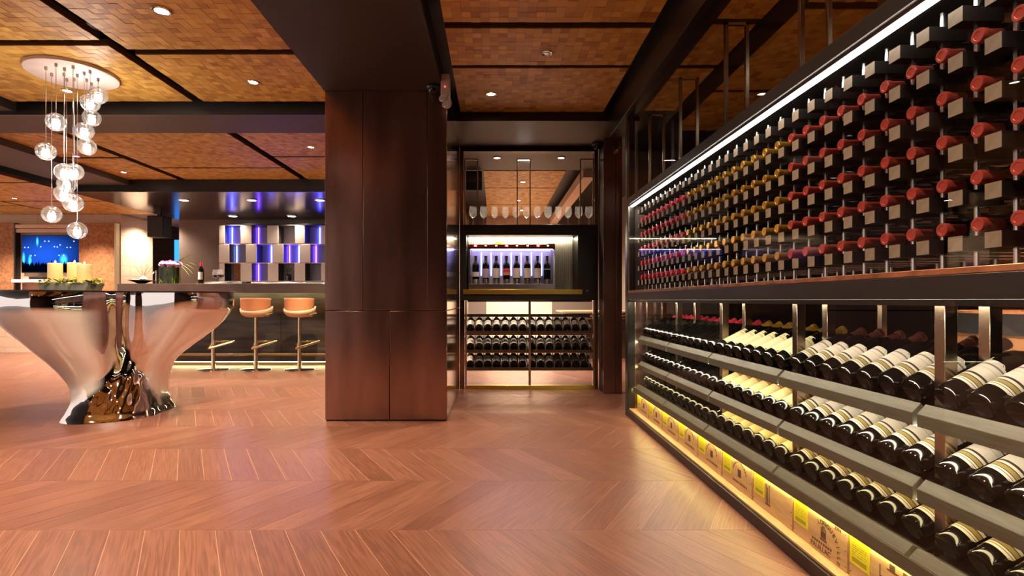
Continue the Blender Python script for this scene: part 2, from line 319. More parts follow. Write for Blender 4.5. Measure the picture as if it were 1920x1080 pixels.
class MB:
    def __init__(s): s.v = []; s.f = []; s.m = []; s.uv = []; s.cur = 0
    def add(s, vs, fs, uvs=None):
        k = len(s.v); s.v += [tuple(p) for p in vs]
        for i, f in enumerate(fs):
            s.f.append([k + j for j in f]); s.m.append(s.cur); s.uv.append(uvs[i] if uvs else None)
        return s
    def box(s, x0, x1, y0, y1, z0, z1):
        x0, x1 = sorted((x0, x1)); y0, y1 = sorted((y0, y1)); z0, z1 = sorted((z0, z1))
        return s.add([(x0, y0, z0), (x1, y0, z0), (x1, y1, z0), (x0, y1, z0), (x0, y0, z1), (x1, y0, z1), (x1, y1, z1), (x0, y1, z1)],
                     [(0, 3, 2, 1), (4, 5, 6, 7), (0, 1, 5, 4), (1, 2, 6, 5), (2, 3, 7, 6), (3, 0, 4, 7)])
    def prism(s, pts, axis, a, b):
        n = len(pts)
        def mk(p, t): return {'Y': (p[0], t, p[1]), 'X': (t, p[0], p[1]), 'Z': (p[0], p[1], t)}[axis]
        vs = [mk(p, a) for p in pts] + [mk(p, b) for p in pts]
        fs = [list(range(n))[::-1], list(range(n, 2 * n))] + [(i, (i + 1) % n, n + (i + 1) % n, n + i) for i in range(n)]
        return s.add(vs, fs)
    def lathe(s, prof, c=(0, 0, 0), n=20, closed=False):
        vs = []; fs = []
        for r, z in prof:
            for i in range(n):
                a = 2 * math.pi * i / n; vs.append((c[0] + r * math.cos(a), c[1] + r * math.sin(a), c[2] + z))
        for k in range(len(prof) - 1):
            for i in range(n): j = (i + 1) % n; fs.append((k * n + i, k * n + j, (k + 1) * n + j, (k + 1) * n + i))
        return s.add(vs, fs)
    def tube(s, pts, r, n=8, cap=True):
        pts = [Vector(p) for p in pts]; vs = []; fs = []
        rr = r if isinstance(r, (list, tuple)) else [r] * len(pts)
        ref = None
        for k, p in enumerate(pts):
            d = (pts[min(k + 1, len(pts) - 1)] - pts[max(k - 1, 0)]).normalized()
            if ref is None: ref = Vector((0, 0, 1)) if abs(d.z) < 0.9 else Vector((1, 0, 0))
            u = d.cross(ref).normalized(); w = d.cross(u).normalized()
            for i in range(n):
                a = 2 * math.pi * i / n; vs.append(p + (u * math.cos(a) + w * math.sin(a)) * rr[k])
        for k in range(len(pts) - 1):
            for i in range(n): j = (i + 1) % n; fs.append((k * n + i, k * n + j, (k + 1) * n + j, (k + 1) * n + i))
        if cap:
            fs.append(tuple(range(n))[::-1]); fs.append(tuple(range((len(pts) - 1) * n, len(pts) * n)))
        return s.add(vs, fs)
    def sphere(s, c, r, n=16, m=10, sz=1.0):
        prof = [(max(1e-4, r * math.sin(math.pi * k / m)), -r * sz * math.cos(math.pi * k / m)) for k in range(m + 1)]
        return s.lathe(prof, c, n)
    def mesh(s, name, mats, off=(0, 0, 0), smooth=True, ang=35):
        me = bpy.data.meshes.new(name)
        me.from_pydata([(p[0] - off[0], p[1] - off[1], p[2] - off[2]) for p in s.v], [], s.f)
        for m_ in (mats if isinstance(mats, (list, tuple)) else [mats]): me.materials.append(M[m_] if isinstance(m_, str) else m_)
        if any(s.m): me.polygons.foreach_set('material_index', s.m)
        if any(u is not None for u in s.uv):
            ul = me.uv_layers.new(name='UVMap').data
            for pi, p in enumerate(me.polygons):
                if s.uv[pi]:
                    for k, li in enumerate(p.loop_indices): ul[li].uv = s.uv[pi][k]
        me.update()
        if smooth:
            me.polygons.foreach_set('use_smooth', [True] * len(me.polygons)); me.set_sharp_from_angle(angle=R(ang))
        return me
    def build(s, name, mats, parent=None, smooth=True, ang=35, bev=0, loc=None):
        off = wloc(parent) if parent is not None else Vector((0, 0, 0))
        org = Vector(loc) if loc is not None else off
        o = bpy.data.objects.new(name, s.mesh(name, mats, org, smooth, ang)); C.objects.link(o)
        if parent is not None: o.parent = parent
        o.location = org - off
        if bev:
            b = o.modifiers.new('edge', 'BEVEL'); b.width = bev; b.segments = 2; b.limit_method = 'ANGLE'
        return o

def box(x0, x1, y0, y1, z0, z1): return MB().box(x0, x1, y0, y1, z0, z1)
def thing(name, label, cat, loc, group=None, rot=None):
    o = bpy.data.objects.new(name, None); C.objects.link(o); o.location = loc; o.empty_display_size = 0.05
    if rot: o.rotation_euler = rot
    return tag(o, label, cat, group)
def tag(o, label, cat=None, group=None, kind=None):
    o['label'] = label
    if cat: o['category'] = cat
    if group: o['group'] = group
    if kind: o['kind'] = kind
    return o
def struct(o, label=None):
    o['kind'] = 'structure'
    if label: o['label'] = label
    return o
def place(name, me, parent=None, loc=(0, 0, 0), rot=(0, 0, 0)):
    o = bpy.data.objects.new(name, me); C.objects.link(o); o.parent = parent; o.location = loc; o.rotation_euler = rot; return o
ORD = ['first', 'second', 'third', 'fourth', 'fifth', 'sixth', 'seventh', 'eighth', 'ninth', 'tenth', 'eleventh', 'twelfth', 'thirteenth', 'fourteenth',
       'fifteenth', 'sixteenth', 'seventeenth', 'eighteenth', 'nineteenth', 'twentieth', 'twenty-first', 'twenty-second', 'twenty-third', 'twenty-fourth',
       'twenty-fifth', 'twenty-sixth', 'twenty-seventh', 'twenty-eighth', 'twenty-ninth', 'thirtieth', 'thirty-first', 'thirty-second', 'thirty-third', 'thirty-fourth']

# ------------------------------------------------------------------ floor: chevron planks
floor = struct(box(-10.2, 4.4, -2.6, 12.2, -0.08, -0.0007).build('floor', 'joint', smooth=False), 'brown oak floor laid in a chevron pattern')
ROW, PW = 0.592, 0.1417
SH = ROW * math.tan(R(30))
def plank_verts(x, y0, d, g=0.0011, th=0.006):
    s = SH * d; a = g
    top = [(x + a, y0 + a), (x + PW - a, y0 + a), (x + PW + s - a, y0 + ROW - a), (x + s + a, y0 + ROW - a)]
    return [(p[0], p[1], -th) for p in top] + [(p[0], p[1], 0) for p in top]
PF = [(4, 5, 6, 7), (0, 1, 5, 4), (1, 2, 6, 5), (2, 3, 7, 6), (3, 0, 4, 7)]
def plank_uv(o=0.0): return [[(o, 0), (o, PW * 7), (o + .68 * 2, PW * 7), (o + .68 * 2, 0)]] + [[(o, 0)] * 4] * 4
single_mesh = {}
for d in (-1, 1):
    b = MB(); b.add(plank_verts(0, 0, d), PF, plank_uv()); single_mesh[d] = b.mesh('plank', 'plank', smooth=False)
rest = MB(); rest_r = []; cand = []
for n in range(-8, 18):
    y0 = 2.158 + ROW * n; d = -1 if n % 2 == 0 else 1
    # row just in front of the camera (odd n) leans towards -X with depth
    d = 1 if n % 2 == 0 else -1
    if y0 > 12: break
    k0 = int(-10.4 / PW); k1 = int(4.6 / PW)
    for k in range(k0, k1):
        x = k * PW + (0.06 if n % 2 else 0.02)
        if x + min(0, SH * d) < -10.15 or x + PW + max(0, SH * d) > 4.35: continue
        yc = y0 + ROW / 2; xc = x + PW / 2 + SH * d / 2
        vis = y0 + ROW > 1.75 and y0 > 1.4 and -0.99 * (y0 + ROW) < xc and xc < 1.25 and not (-1.3 < xc < -0.38 and y0 > 4.1)
        cand.append(((y0 if vis else 99), x, y0, d))
cand.sort()
for i, (key, x, y0, d) in enumerate(cand):
    if i < 300 and key < 90:
        place('plank', single_mesh[d], floor, (x, y0, 0))
    else:
        rest.add(plank_verts(x, y0, d), PF, plank_uv(random.random() * 3)); rest_r += [random.random()] * 5
o = rest.build('plank_field', 'plank', floor, smooth=False); o['kind'] = 'stuff'
a = o.data.attributes.new('rnd', 'FLOAT', 'FACE'); a.data.foreach_set('value', rest_r)

# ------------------------------------------------------------------ ceiling, mosaic panels, soffits
ceiling = struct(box(-10.2, 4.4, -2.6, 12.2, 2.70, 2.80).build('ceiling', 'black', smooth=False), 'black ceiling void above wood mosaic panels')
TS = 0.0555
tile_jobs = []
def panel(x0, x1, y0, y1, z=CEIL):
    p = box(x0, x1, y0, y1, z + 0.004, z + 0.045).build('ceiling_panel', 'panel_edge', ceiling, smooth=False)
    nx = max(1, round((x1 - x0) / TS)); ny = max(1, round((y1 - y0) / TS)); sx = (x1 - x0) / nx; sy = (y1 - y0) / ny
    for i in range(nx):
        for j in range(ny): tile_jobs.append((p, x0 + i * sx, y0 + j * sy, sx, sy, z))
    return p
# bay left of the pillar beam
panel(-4.09, -2.565, 0.2, 1.6); panel(-4.09, -2.565, 1.68, 3.46); panel(-4.09, -2.565, 3.54, 4.53)
panel(-2.475, -1.375, 0.2, 1.9); panel(-2.475, -1.375, 1.98, 3.59); panel(-2.475, -1.375, 3.67, 4.53)
# bay over the aisle
panel(-0.31, 0.97, 0.2, 1.6); panel(-0.31, 0.97, 1.66, 3.24); panel(-0.31, 0.97, 3.315, 3.83); panel(-0.31, 0.97, 3.885, 4.78)
# bay in front of the bar
panel(-4.32, -2.71, 5.22, 6.78); panel(-4.32, -2.71, 6.83, 7.45)
panel(-2.61, -1.2, 5.22, 6.25); panel(-2.61, -1.2, 6.31, 7.45)
panel(-5.22, -4.43, 5.22, 6.29); panel(-5.22, -4.43, 6.36, 7.45)
# bay by the stone wall (lower)
panel(-7.6, -6.02, 5.2, 6.9, 2.46); panel(-9.4, -7.66, 5.2, 7.5, 2.46); panel(-7.6, -6.02, 6.96, 8.2, 2.46)
panel(-9.4, -7.66, 7.56, 8.6, 2.46); panel(-7.6, -6.02, 8.26, 9.48, 2.46); panel(-9.4, -7.66, 8.66, 9.48, 2.46)
# beyond the glass behind the rack
panel(1.32, 1.60, 0.4, 3.20); panel(1.32, 1.60, 3.27, 3.83); panel(1.32, 1.60, 3.89, 4.75)
panel(1.757, 3.6, 0.4, 3.02); panel(1.757, 3.6, 3.10, 4.28); panel(1.757, 3.6, 4.34, 5.3)
# inner room
panel(-0.15, 0.93, 6.66, 6.92); panel(-0.15, 0.93, 6.97, 8.0); panel(-0.15, 0.93, 8.04, 9.4); panel(-0.15, 0.93, 9.44, 10.7)
def vis_key(j):
    p, x, y, sx, sy, z = j; Y = y + sy / 2; px = 928 + 1000 * (x + sx / 2) / Y; py = 563 - 1000 * (z - EYE) / Y
    hid = -1.35 < x < -0.35 or x > 0.98
    return Y if (0 <= px <= 1920 and 0 <= py <= 560 and not hid) else 99
tile_jobs.sort(key=vis_key)
tme = MB(); hs = TS / 2 - 0.0004
tme.add([(-hs, -hs, 0.006), (hs, -hs, 0.006), (hs, hs, 0.006), (-hs, hs, 0.006), (-hs, -hs, 0), (hs, -hs, 0), (hs, hs, 0), (-hs, hs, 0)],
        [(7, 6, 5, 4), (0, 4, 5, 1), (1, 5, 6, 2), (2, 6, 7, 3), (3, 7, 4, 0)], [[(0, 1), (1, 1), (1, 0), (0, 0)]] + [[(0, 0)] * 4] * 4)
tme = tme.mesh('tile', 'tile', smooth=False)
fields = {}
for i, (p, x, y, sx, sy, z) in enumerate(tile_jobs):
    dz = random.uniform(0, 0.003)
    if i < 300 and vis_key(tile_jobs[i]) < 90:
        t = place('tile', tme, p, (x + sx / 2, y + sy / 2, z - dz)); t.scale = (sx / TS, sy / TS, 1)
    else:
        b, r = fields.setdefault(p.name, (MB(), [])); g = 0.0004; zz = z - dz; u = random.random() * 20
        b.add([(x + g, y + g, z + 0.006), (x + sx - g, y + g, z + 0.006), (x + sx - g, y + sy - g, z + 0.006), (x + g, y + sy - g, z + 0.006),
               (x + g, y + g, zz), (x + sx - g, y + g, zz), (x + sx - g, y + sy - g, zz), (x + g, y + sy - g, zz)],
              [(7, 6, 5, 4), (0, 4, 5, 1), (1, 5, 6, 2), (2, 6, 7, 3), (3, 7, 4, 0)], [[(u, 1), (u + 1, 1), (u + 1, 0), (u, 0)]] + [[(u, 0)] * 4] * 4)
        r += [random.random()] * 5
for pn, (b, r) in fields.items():
    o = b.build('tile_field', 'tile', bpy.data.objects[pn], smooth=False); o['kind'] = 'stuff'
    a = o.data.attributes.new('rnd', 'FLOAT', 'FACE'); a.data.foreach_set('value', r)
# soffits and beams
struct(box(-1.308, -0.40, -2.5, 4.10, 2.54, 2.70).build('ceiling_beam', 'beam_dark', smooth=False, bev=0.003), 'dark boxed beam running to the pillar')
struct(box(-4.9, -1.2, 4.65, 5.14, 2.54, 2.70).build('ceiling_beam', 'soffit', smooth=False, bev=0.003), 'taupe cross beam left of the pillar')
struct(box(-5.9, -5.12, 4.65, 9.4, 2.54, 2.70).build('ceiling_beam', 'soffit', smooth=False, bev=0.003), 'taupe beam along the lounge')
struct(box(-0.42, 1.30, 4.79, 5.57, 2.54, 2.70).build('ceiling_beam', 'soffit', smooth=False, bev=0.003), 'taupe soffit over the wine cabinet')
struct(box(-0.42, 1.30, 5.60, 6.62, 2.545, 2.70).build('ceiling_beam', 'soffit', smooth=False, bev=0.003), 'taupe soffit inside the glazed room')
struct(box(-10.1, -4.14, -2.5, 4.62, 2.56, 2.70).build('ceiling_beam', 'black_soft', smooth=False), 'dark soffit over the lounge')
struct(box(1.03, 1.12, -2.5, 4.80, 2.40, 2.70).build('ceiling_beam', 'black', smooth=False, bev=0.003), 'black beam above the glass rack wall')
struct(box(1.12, 1.30, -2.5, 5.3, 2.58, 2.70).build('trim_1', 'black', smooth=False))
struct(box(1.62, 1.75, -2.5, 5.3, 2.60, 2.70).build('trim_2', 'black', smooth=False))
struct(box(-4.9, -1.305, 4.615, 4.648, 2.535, 2.70).build('trim_5', 'black', smooth=False)); struct(box(-0.36, 1.03, 4.783, 4.789, 2.537, 2.70).build('trim_6', 'black', smooth=False))
struct(box(-5.99, -0.5, 7.462, 7.498, 2.448, 2.70).build('trim_7', 'black', smooth=False))
struct(box(-6.66, -5.995, 9.49, 11.58, 2.46, 2.70).build('trim_8', 'wall_mid', smooth=False))
canopy = struct(box(-5.99, -0.5, 7.50, 10.07, 2.45, 2.70).build('ceiling_canopy', 'canopy', smooth=False, bev=0.004), 'glossy brown canopy over the bar')

# ------------------------------------------------------------------ walls
def stone_wall(parent, axis, a0, a1, z0, z1, pos, tw=0.40, th=0.182, skip=None):
    r = 0; z = z1
    while z > z0 + 0.02:
        zb = max(z0, z - th); a_ = a0 - (0.17 if r % 2 else 0.0); w = tw
        while a_ < a1 - 0.01:
            s0, s1 = max(a0, a_), min(a1, a_ + w)
            if s1 - s0 > 0.03 and not (skip and skip(s0, s1, zb, z)):
                g = 0.0015; b = MB()
                if axis == 'X':
                    b.add([(s0 + g, pos, zb + g), (s1 - g, pos, zb + g), (s1 - g, pos, z - g), (s0 + g, pos, z - g),
                           (s0 + g, pos - .008, zb + g), (s1 - g, pos - .008, zb + g), (s1 - g, pos - .008, z - g), (s0 + g, pos - .008, z - g)],
                          [(4, 5, 6, 7), (0, 1, 5, 4), (1, 2, 6, 5), (2, 3, 7, 6), (3, 0, 4, 7)], [[(0, 0), (1, 0), (1, .5), (0, .5)]] + [[(0, 0)] * 4] * 4)
                else:
                    b.add([(pos, s0 + g, zb + g), (pos, s1 - g, zb + g), (pos, s1 - g, z - g), (pos, s0 + g, z - g),
                           (pos + .008, s0 + g, zb + g), (pos + .008, s1 - g, zb + g), (pos + .008, s1 - g, z - g), (pos + .008, s0 + g, z - g)],
                          [(4, 5, 6, 7), (0, 1, 5, 4), (1, 2, 6, 5), (2, 3, 7, 6), (3, 0, 4, 7)], [[(0, 0), (1, 0), (1, .5), (0, .5)]] + [[(0, 0)] * 4] * 4)
                b.build('stone_tile', 'stone', parent, smooth=False)
            a_ += w
        z -= th; r += 1
WY = 9.5
wl = struct(box(-10.0, -6.672, WY + 0.008, WY + 0.9, 0, 2.50).build('wall_left', 'grout', smooth=False), 'pale stone tiled wall around the screen')
def skip(s0, s1, za, zb):
    return (za > 0.70 and zb < 2.29 and ((s0 > -9.6 and s1 < -8.47) or (s0 > -7.34 and s1 < -6.70))) or (za > 1.40 and zb < 2.07 and s0 > -8.4 and s1 < -7.3)
stone_wall(wl, 'X', -9.35, -6.664, 0, 2.46, WY + 0.008, skip=skip)
stone_wall(wl, 'Y', WY, 10.38, 0, 2.46, -6.672)
struct(box(-3.6, 4.3, -2.6, -2.5, 0, 2.7).build('wall_rear_blocker', 'dark_wood', smooth=False))  # added unseen wall: blocks ambient light and darkens the pillar's reflection
struct(box(4.2, 4.3, -2.5, 12, 0, 2.7).build('wall_right', 'wall_dark', smooth=False))
struct(box(1.5, 4.2, 5.6, 5.7, 0, 2.7).build('wall_side', 'wall_dark', smooth=False))
struct(box(-5.95, -0.62, 10.05, 10.2, 0, 2.45).build('wall_back', 'taupe_wall', smooth=False), 'taupe wall behind the bar shelves')
struct(box(-9.0, -5.8, 11.6, 11.7, 0, 2.7).build('wall_corridor', 'dark_wood', smooth=False), 'dark wood wall at the end of the passage')
tag(box(-6.95, -6.84, 11.56, 11.60, 1.72, 2.24).build('lit_glass_strip', 'blue_glow', smooth=False, bev=0.005), 'narrow blue lit glass strip in the dark passage behind the speaker', 'light strip')
# inner glazed room
struct(box(-0.62, -0.52, 5.9, 10.9, 0, 2.7).build('wall_inner', 'wall_mid', smooth=False))
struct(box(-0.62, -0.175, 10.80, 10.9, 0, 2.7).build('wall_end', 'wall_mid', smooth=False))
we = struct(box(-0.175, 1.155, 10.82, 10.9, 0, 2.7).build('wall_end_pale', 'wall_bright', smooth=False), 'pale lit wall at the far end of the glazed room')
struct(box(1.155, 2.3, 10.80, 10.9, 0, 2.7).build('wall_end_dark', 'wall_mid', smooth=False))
struct(box(2.2, 2.3, 5.7, 10.9, 0, 2.7).build('wall_inner_right', 'wall_mid', smooth=False))

# ------------------------------------------------------------------ pillar clad in bronze panels
PY = 4.10
pl = struct(box(-1.300, -0.377, PY + 0.012, 5.55, 0, 2.545).build('pillar', 'black', smooth=False), 'square pillar clad in dark patinated bronze panels')
def ppanel(x0, x1, z0, z1, m='bronze'): return box(x0, x1, PY, PY + 0.014, z0, z1).build('panel', m, pl, bev=0.002)
g = 0.003
for x0, x1 in ((-1.308, -1.015), (-1.015, -0.522), (-0.522, -0.369)): ppanel(x0 + g / 2, x1 - g / 2, 0.855, 2.540)
for x0, x1 in ((-1.308, -0.812), (-0.812, -0.369)): ppanel(x0 + g, x1 - g / 2, 0.012, 0.848)
for y0, y1 in ((4.116, 4.60), (4.604, 5.09), (5.094, 5.55)):
    for z0, z1 in ((0.012, 0.848), (0.855, 2.54)):
        box(-0.379, -0.369, y0, y1, z0, z1).build('panel', 'bronze_mirror', pl, bev=0.0015)
        box(-1.308, -1.298, y0, y1, z0, z1).build('panel', 'bronze', pl, bev=0.0015)
# slim dark bronze column right of the cabinet
p2 = struct(box(1.085, 1.262, 5.32, 5.56, 0, 2.545).build('pillar', 'black', smooth=False), 'slim bronze column between cabinet and rack wall')
box(1.080, 1.200, 5.305, 5.322, 0.004, 2.54).build('panel', 'bronze', p2, bev=0.002)
box(1.204, 1.264, 5.305, 5.322, 0.004, 2.54).build('panel', 'bronze', p2, bev=0.002)

# ------------------------------------------------------------------ downlights
ring_me = MB().lathe([(0.034, 0.002), (0.036, -0.005), (0.042, -0.008), (0.050, -0.008), (0.054, -0.004), (0.054, 0.004)], n=24).mesh('trim_ring', 'chrome_rough')
lens_me = {k: MB().lathe([(0.0001, -0.006), (0.020, -0.005), (0.036, -0.003)], n=20).mesh('lens', k) for k in ('lens', 'lens_white', 'lens_purple', 'chrome_rough')}
def downlight(x, y, z, label, power, color=WARM, lens='lens', size=110, scale=1.0, blend=0.9, radius=0.05, target=None):
    t = thing('downlight', label, 'downlight', (x, y, z), 'recessed ceiling downlights')
    a = place('trim_ring', ring_me, t); b = place('lens', lens_me[lens], t)
    a.scale = b.scale = (scale * .86, scale * .86, 1)
    if power:
        s = spot((x, y, z - 0.03), power, color, size, blend, radius, target)
    return t
def dl(px, py, z, label, power, **k):
    Y = 1000 * (z - EYE) / (563 - py); return downlight((px - 928) / 1000 * Y, Y, z - 0.003, label, power, **k)
dl(303, 19, CEIL, 'large round downlight in the wood ceiling panel beside the chandelier', 95, scale=1.2)
dl(475, 153, CEIL, 'lit downlight in the ceiling panel left of the pillar top', 80)
dl(126, 169, CEIL, 'lit downlight in the wood panel just behind the chandelier canopy', 80)
dl(232, 322, CEIL, 'small downlight in the panel before the bar, beyond the glass globes', 270)
dl(583, 275, CEIL, 'small downlight in the bar ceiling close beside the pillar', 270)
dl(143, 292, CEIL, 'violet downlight in the narrow ceiling panel behind the globes', 14, color=(0.4, 0.3, 1.0), lens='lens_purple')
dl(27, 371, 2.46, 'downlight in the pink lit lounge ceiling above the screen', 60, color=SOFT)
dl(1025, 98, CEIL, 'chrome unlit downlight in the middle aisle ceiling panel', 0, lens='chrome_rough', scale=0.85)
dl(921, 175, CEIL, 'bright downlight in the last aisle ceiling panel by the pillar', 80)
for i, px in enumerate((345, 472, 600)):
    dl(px, 375, 2.45, ['leftmost', 'middle', 'rightmost'][i] + ' of three oblong downlights at the front of the bar canopy', 105, color=SOFT, lens='lens_white', scale=1.9, size=125)
for i, px in enumerate((437, 547)):
    dl(px, 405, 2.45, ['left', 'right'][i] + ' one of two oblong downlights in the canopy above the bar shelves', 58, color=SOFT, lens='lens_white', scale=2.1, size=130)
for i, px in enumerate((932, 1052)):
    dl(px, 295, 2.545, ['left', 'right'][i] + ' spotlight in the taupe soffit above the wine glasses', 45, color=SOFT, lens='lens_white', size=130)
for i, (x, y, w) in enumerate(((-1.9, 1.5, 105), (-1.9, 0.0, 80), (-3.4, 2.3, 95), (-3.4, 0.6, 80), (0.33, 2.1, 60), (0.33, 0.6, 60))):
    downlight(x, y, CEIL - 0.001, ['lit downlight in the panel nearest the long beam', 'lit downlight above the camera side of the hall', 'lit downlight in the lounge side panel', 'lit downlight in the rear lounge panel',
                                   'lit downlight in the near aisle ceiling panel', 'lit downlight in the rear aisle ceiling panel'][i], w)
for i, (x, y, w, c) in enumerate(((-7.0, 6.2, 110, PINK), (-8.4, 8.55, 170, SOFT), (-6.95, 8.7, 170, SOFT))):
    downlight(x, y, 2.459, ['pink downlight in the lounge ceiling', 'downlight washing the stone wall beside the screen', 'downlight washing the stone corner by the passage'][i], w, color=c)
downlight(-6.28, 9.95, 2.458, 'downlight in the passage ceiling beside the hanging speaker', 95, color=SOFT, lens='lens_white', size=140)
for i, (x, y, w) in enumerate(((0.4, 7.6, 210), (0.4, 9.0, 230), (0.5, 10.0, 210))):
    downlight(x, y, CEIL - 0.001, ['downlight in the first wood panel of the glazed room', 'downlight in the middle of the glazed room ceiling', 'downlight close to the pale end wall of the glazed room'][i], w, color=SOFT, lens='lens_white', size=140)
for i, (x, y) in enumerate(((2.6, 3.7), (1.95, 1.75))):
    downlight(x, y, CEIL - 0.001, ['white downlight in the wood ceiling behind the glass rack wall', 'white downlight in the cellar ceiling above the barrel'][i], (18, 170)[i], color=WHITE, lens='lens_white')

# ------------------------------------------------------------------ bottles
BOT = [(0.0005, 0.012), (0.022, 0.008), (0.031, 0.0), (0.0355, 0.002), (0.0375, 0.010), (0.0375, 0.185), (0.0365, 0.200), (0.0320, 0.214), (0.0235, 0.227), (0.0170, 0.240), (0.0150, 0.252), (0.0145, 0.296), (0.0005, 0.296)]
bot_me = MB().lathe(BOT, n=22).mesh('wine_bottle', 'bottle', ang=50)
CAP = [(0.0160, 0.243), (0.0158, 0.250), (0.0154, 0.282), (0.0170, 0.283), (0.0174, 0.286), (0.0174, 0.2965), (0.0165, 0.2985), (0.0110, 0.2985), (0.0100, 0.2975), (0.0005, 0.2975)]
cap_me = {k: MB().lathe(CAP, n=18).mesh('capsule', k, ang=40) for k in ('cap_red', 'cap_gold', 'cap_pink', 'cap_dark', 'cap_black')}
def label_mesh(m, z0, z1, half, cut=0.0, r=0.0379, n=14):
    """paper wrapped round the bottle, centred on local -X; cut corners at the far end"""
    rows = [(0.0, half * (1 - cut * .4)), (cut * 0.18 + 0.001, half), (1 - cut * 0.30 - 0.001, half), (1.0, half * (1 - cut))]
    vs = []; fs = []; uv = []
    for v, h in rows:
        for i in range(n + 1):
            a = math.pi + h * (2 * i / n - 1); vs.append((r * math.cos(a), r * math.sin(a), z0 + (z1 - z0) * v))
    for k in range(3):
        for i in range(n):
            fs.append((k * (n + 1) + i, k * (n + 1) + i + 1, (k + 1) * (n + 1) + i + 1, (k + 1) * (n + 1) + i))
            uv.append([(i / n, rows[k][0]), ((i + 1) / n, rows[k][0]), ((i + 1) / n, rows[k + 1][0]), (i / n, rows[k + 1][0])])
    return MB().add(vs, fs, uv).mesh('label', m)
LAB = {'chateau': label_mesh('label_chateau', 0.045, 0.150, R(78), 0.35), 'cream': label_mesh('label_cream', 0.038, 0.165, R(88), 0.55),
       'amber': label_mesh('label_amber', 0.034, 0.170, R(88), 0.45), 'white': label_mesh('label_white', 0.05, 0.14, R(70), 0.05),
       'plain': label_mesh('label_plain', 0.06, 0.165, R(72), 0.0), 'dim': label_mesh('label_dim', 0.05, 0.14, R(70), 0.05),
       'low': label_mesh('label_plain', 0.075, 0.125, R(80), 0.0), 'lilac': label_mesh('label_lilac', 0.06, 0.16, R(60), 0.0),
       'red': label_mesh('label_red', 0.09, 0.16, R(72), 0.0), 'strip': label_mesh('label_white', 0.15, 0.158, R(80), 0.0)}
def bottle(loc, rot, label, cap='cap_dark', lab=None, group=None):
    o = place('wine_bottle', bot_me, None, loc, rot); tag(o, label, 'wine bottle', group)
    if cap: place('capsule', cap_me[cap], o)
    if lab: place('label', LAB[lab], o)
    return o

# ------------------------------------------------------------------ rack wall on the right: frame
XF, YA, YB = 1.065, 0.45, 4.36
fr = thing('glazed_rack_frame', 'long black framed glass wall holding the wine racks', 'rack frame', (XF, YA, 0))
def fpart(name, m, *b, bev=0.002, parent=fr): return box(*b).build(name, m, parent, bev=bev)
fpart('kick_board', 'black', XF, 1.50, YA, YB, 0, 0.05)
fpart('base_ledge', 'oak_light', XF + 0.012, 1.48, YA, YB - 0.06, 0.0505, 0.062)
fpart('post', 'black', XF, 1.125, 4.285, YB, 0.05, 2.40)
fpart('post', 'black', 1.44, 1.50, 4.285, YB, 0.05, 2.40)
fpart('post_edging', 'brass', 1.125, 1.137, 4.283, 4.300, 0.063, 0.93)
fpart('post_edging', 'brass', 1.072, 1.080, 4.280, 4.286, 1.005, 2.40)
fpart('end_panel', 'bronze', 1.138, 1.44, 4.300, 4.33, 0.063, 0.93)
fpart('end_panel', 'wall_mid', 1.125, 1.44, 4.300, 4.33, 1.0, 1.69)
fpart('mid_rail', 'black', XF, 1.50, YA, YB - 0.078, 0.932, 0.990)
fpart('copper_strip', 'copper', XF + 0.001, 1.49, YA, YB - 0.078, 0.9905, 1.006)
fpart('top_rail', 'black', XF, 1.50, YA, YB - 0.078, 1.694, 1.745)
fpart('led_profile', 'steel', 1.083, 1.112, YA, 4.27, 1.684, 1.694, bev=0)
fpart('led_strip', 'led', 1.086, 1.109, YA, 4.27, 1.678, 1.6838, bev=0)
fpart('led_strip', 'led_top', 1.080, 1.090, YA, 4.27, 0.9265, 0.9315, bev=0)
fpart('led_lip', 'black', XF + .0095, XF + .013, YA, YB - 0.078, 0.916, 0.9318, bev=0)
for i, (z0, z1) in enumerate(((0.064, 0.930), (1.008, 1.676), (1.747, 2.398))):
    struct(box(XF + 0.004, XF + 0.009, YA, 4.284, z0, z1).build('window_%d' % (i + 1), 'pane', smooth=False), ['clear glazing in front of the slanted bottle display', 'clear glazing in front of the upper bottle rack', 'clear glazing above the rack wall'][i])
MODY = [0.742, 1.437, 2.132, 2.827, 3.522, 4.217]
pw = 0.017
for y in MODY[1:]:
    for x in (1.215, 1.335): fpart('support_post', 'post', x - pw, x + pw, y - pw, y + pw, 0.1975, 0.932, bev=0.001)
for y in MODY[1:]:
    for x in (1.225, 1.335): fpart('support_post', 'post', x - .009, x + .009, y - .009, y + .009, 1.745, 2.40, bev=0.001)
    fpart('support_post_cap', 'steel', 1.216, 1.344, y - .009, y + .009, 2.386, 2.40, bev=0.001)
for y in (1.15, 2.55): box(1.85, 1.875, y, y + .03, 0, 2.6).build('mullion', 'post', fr)

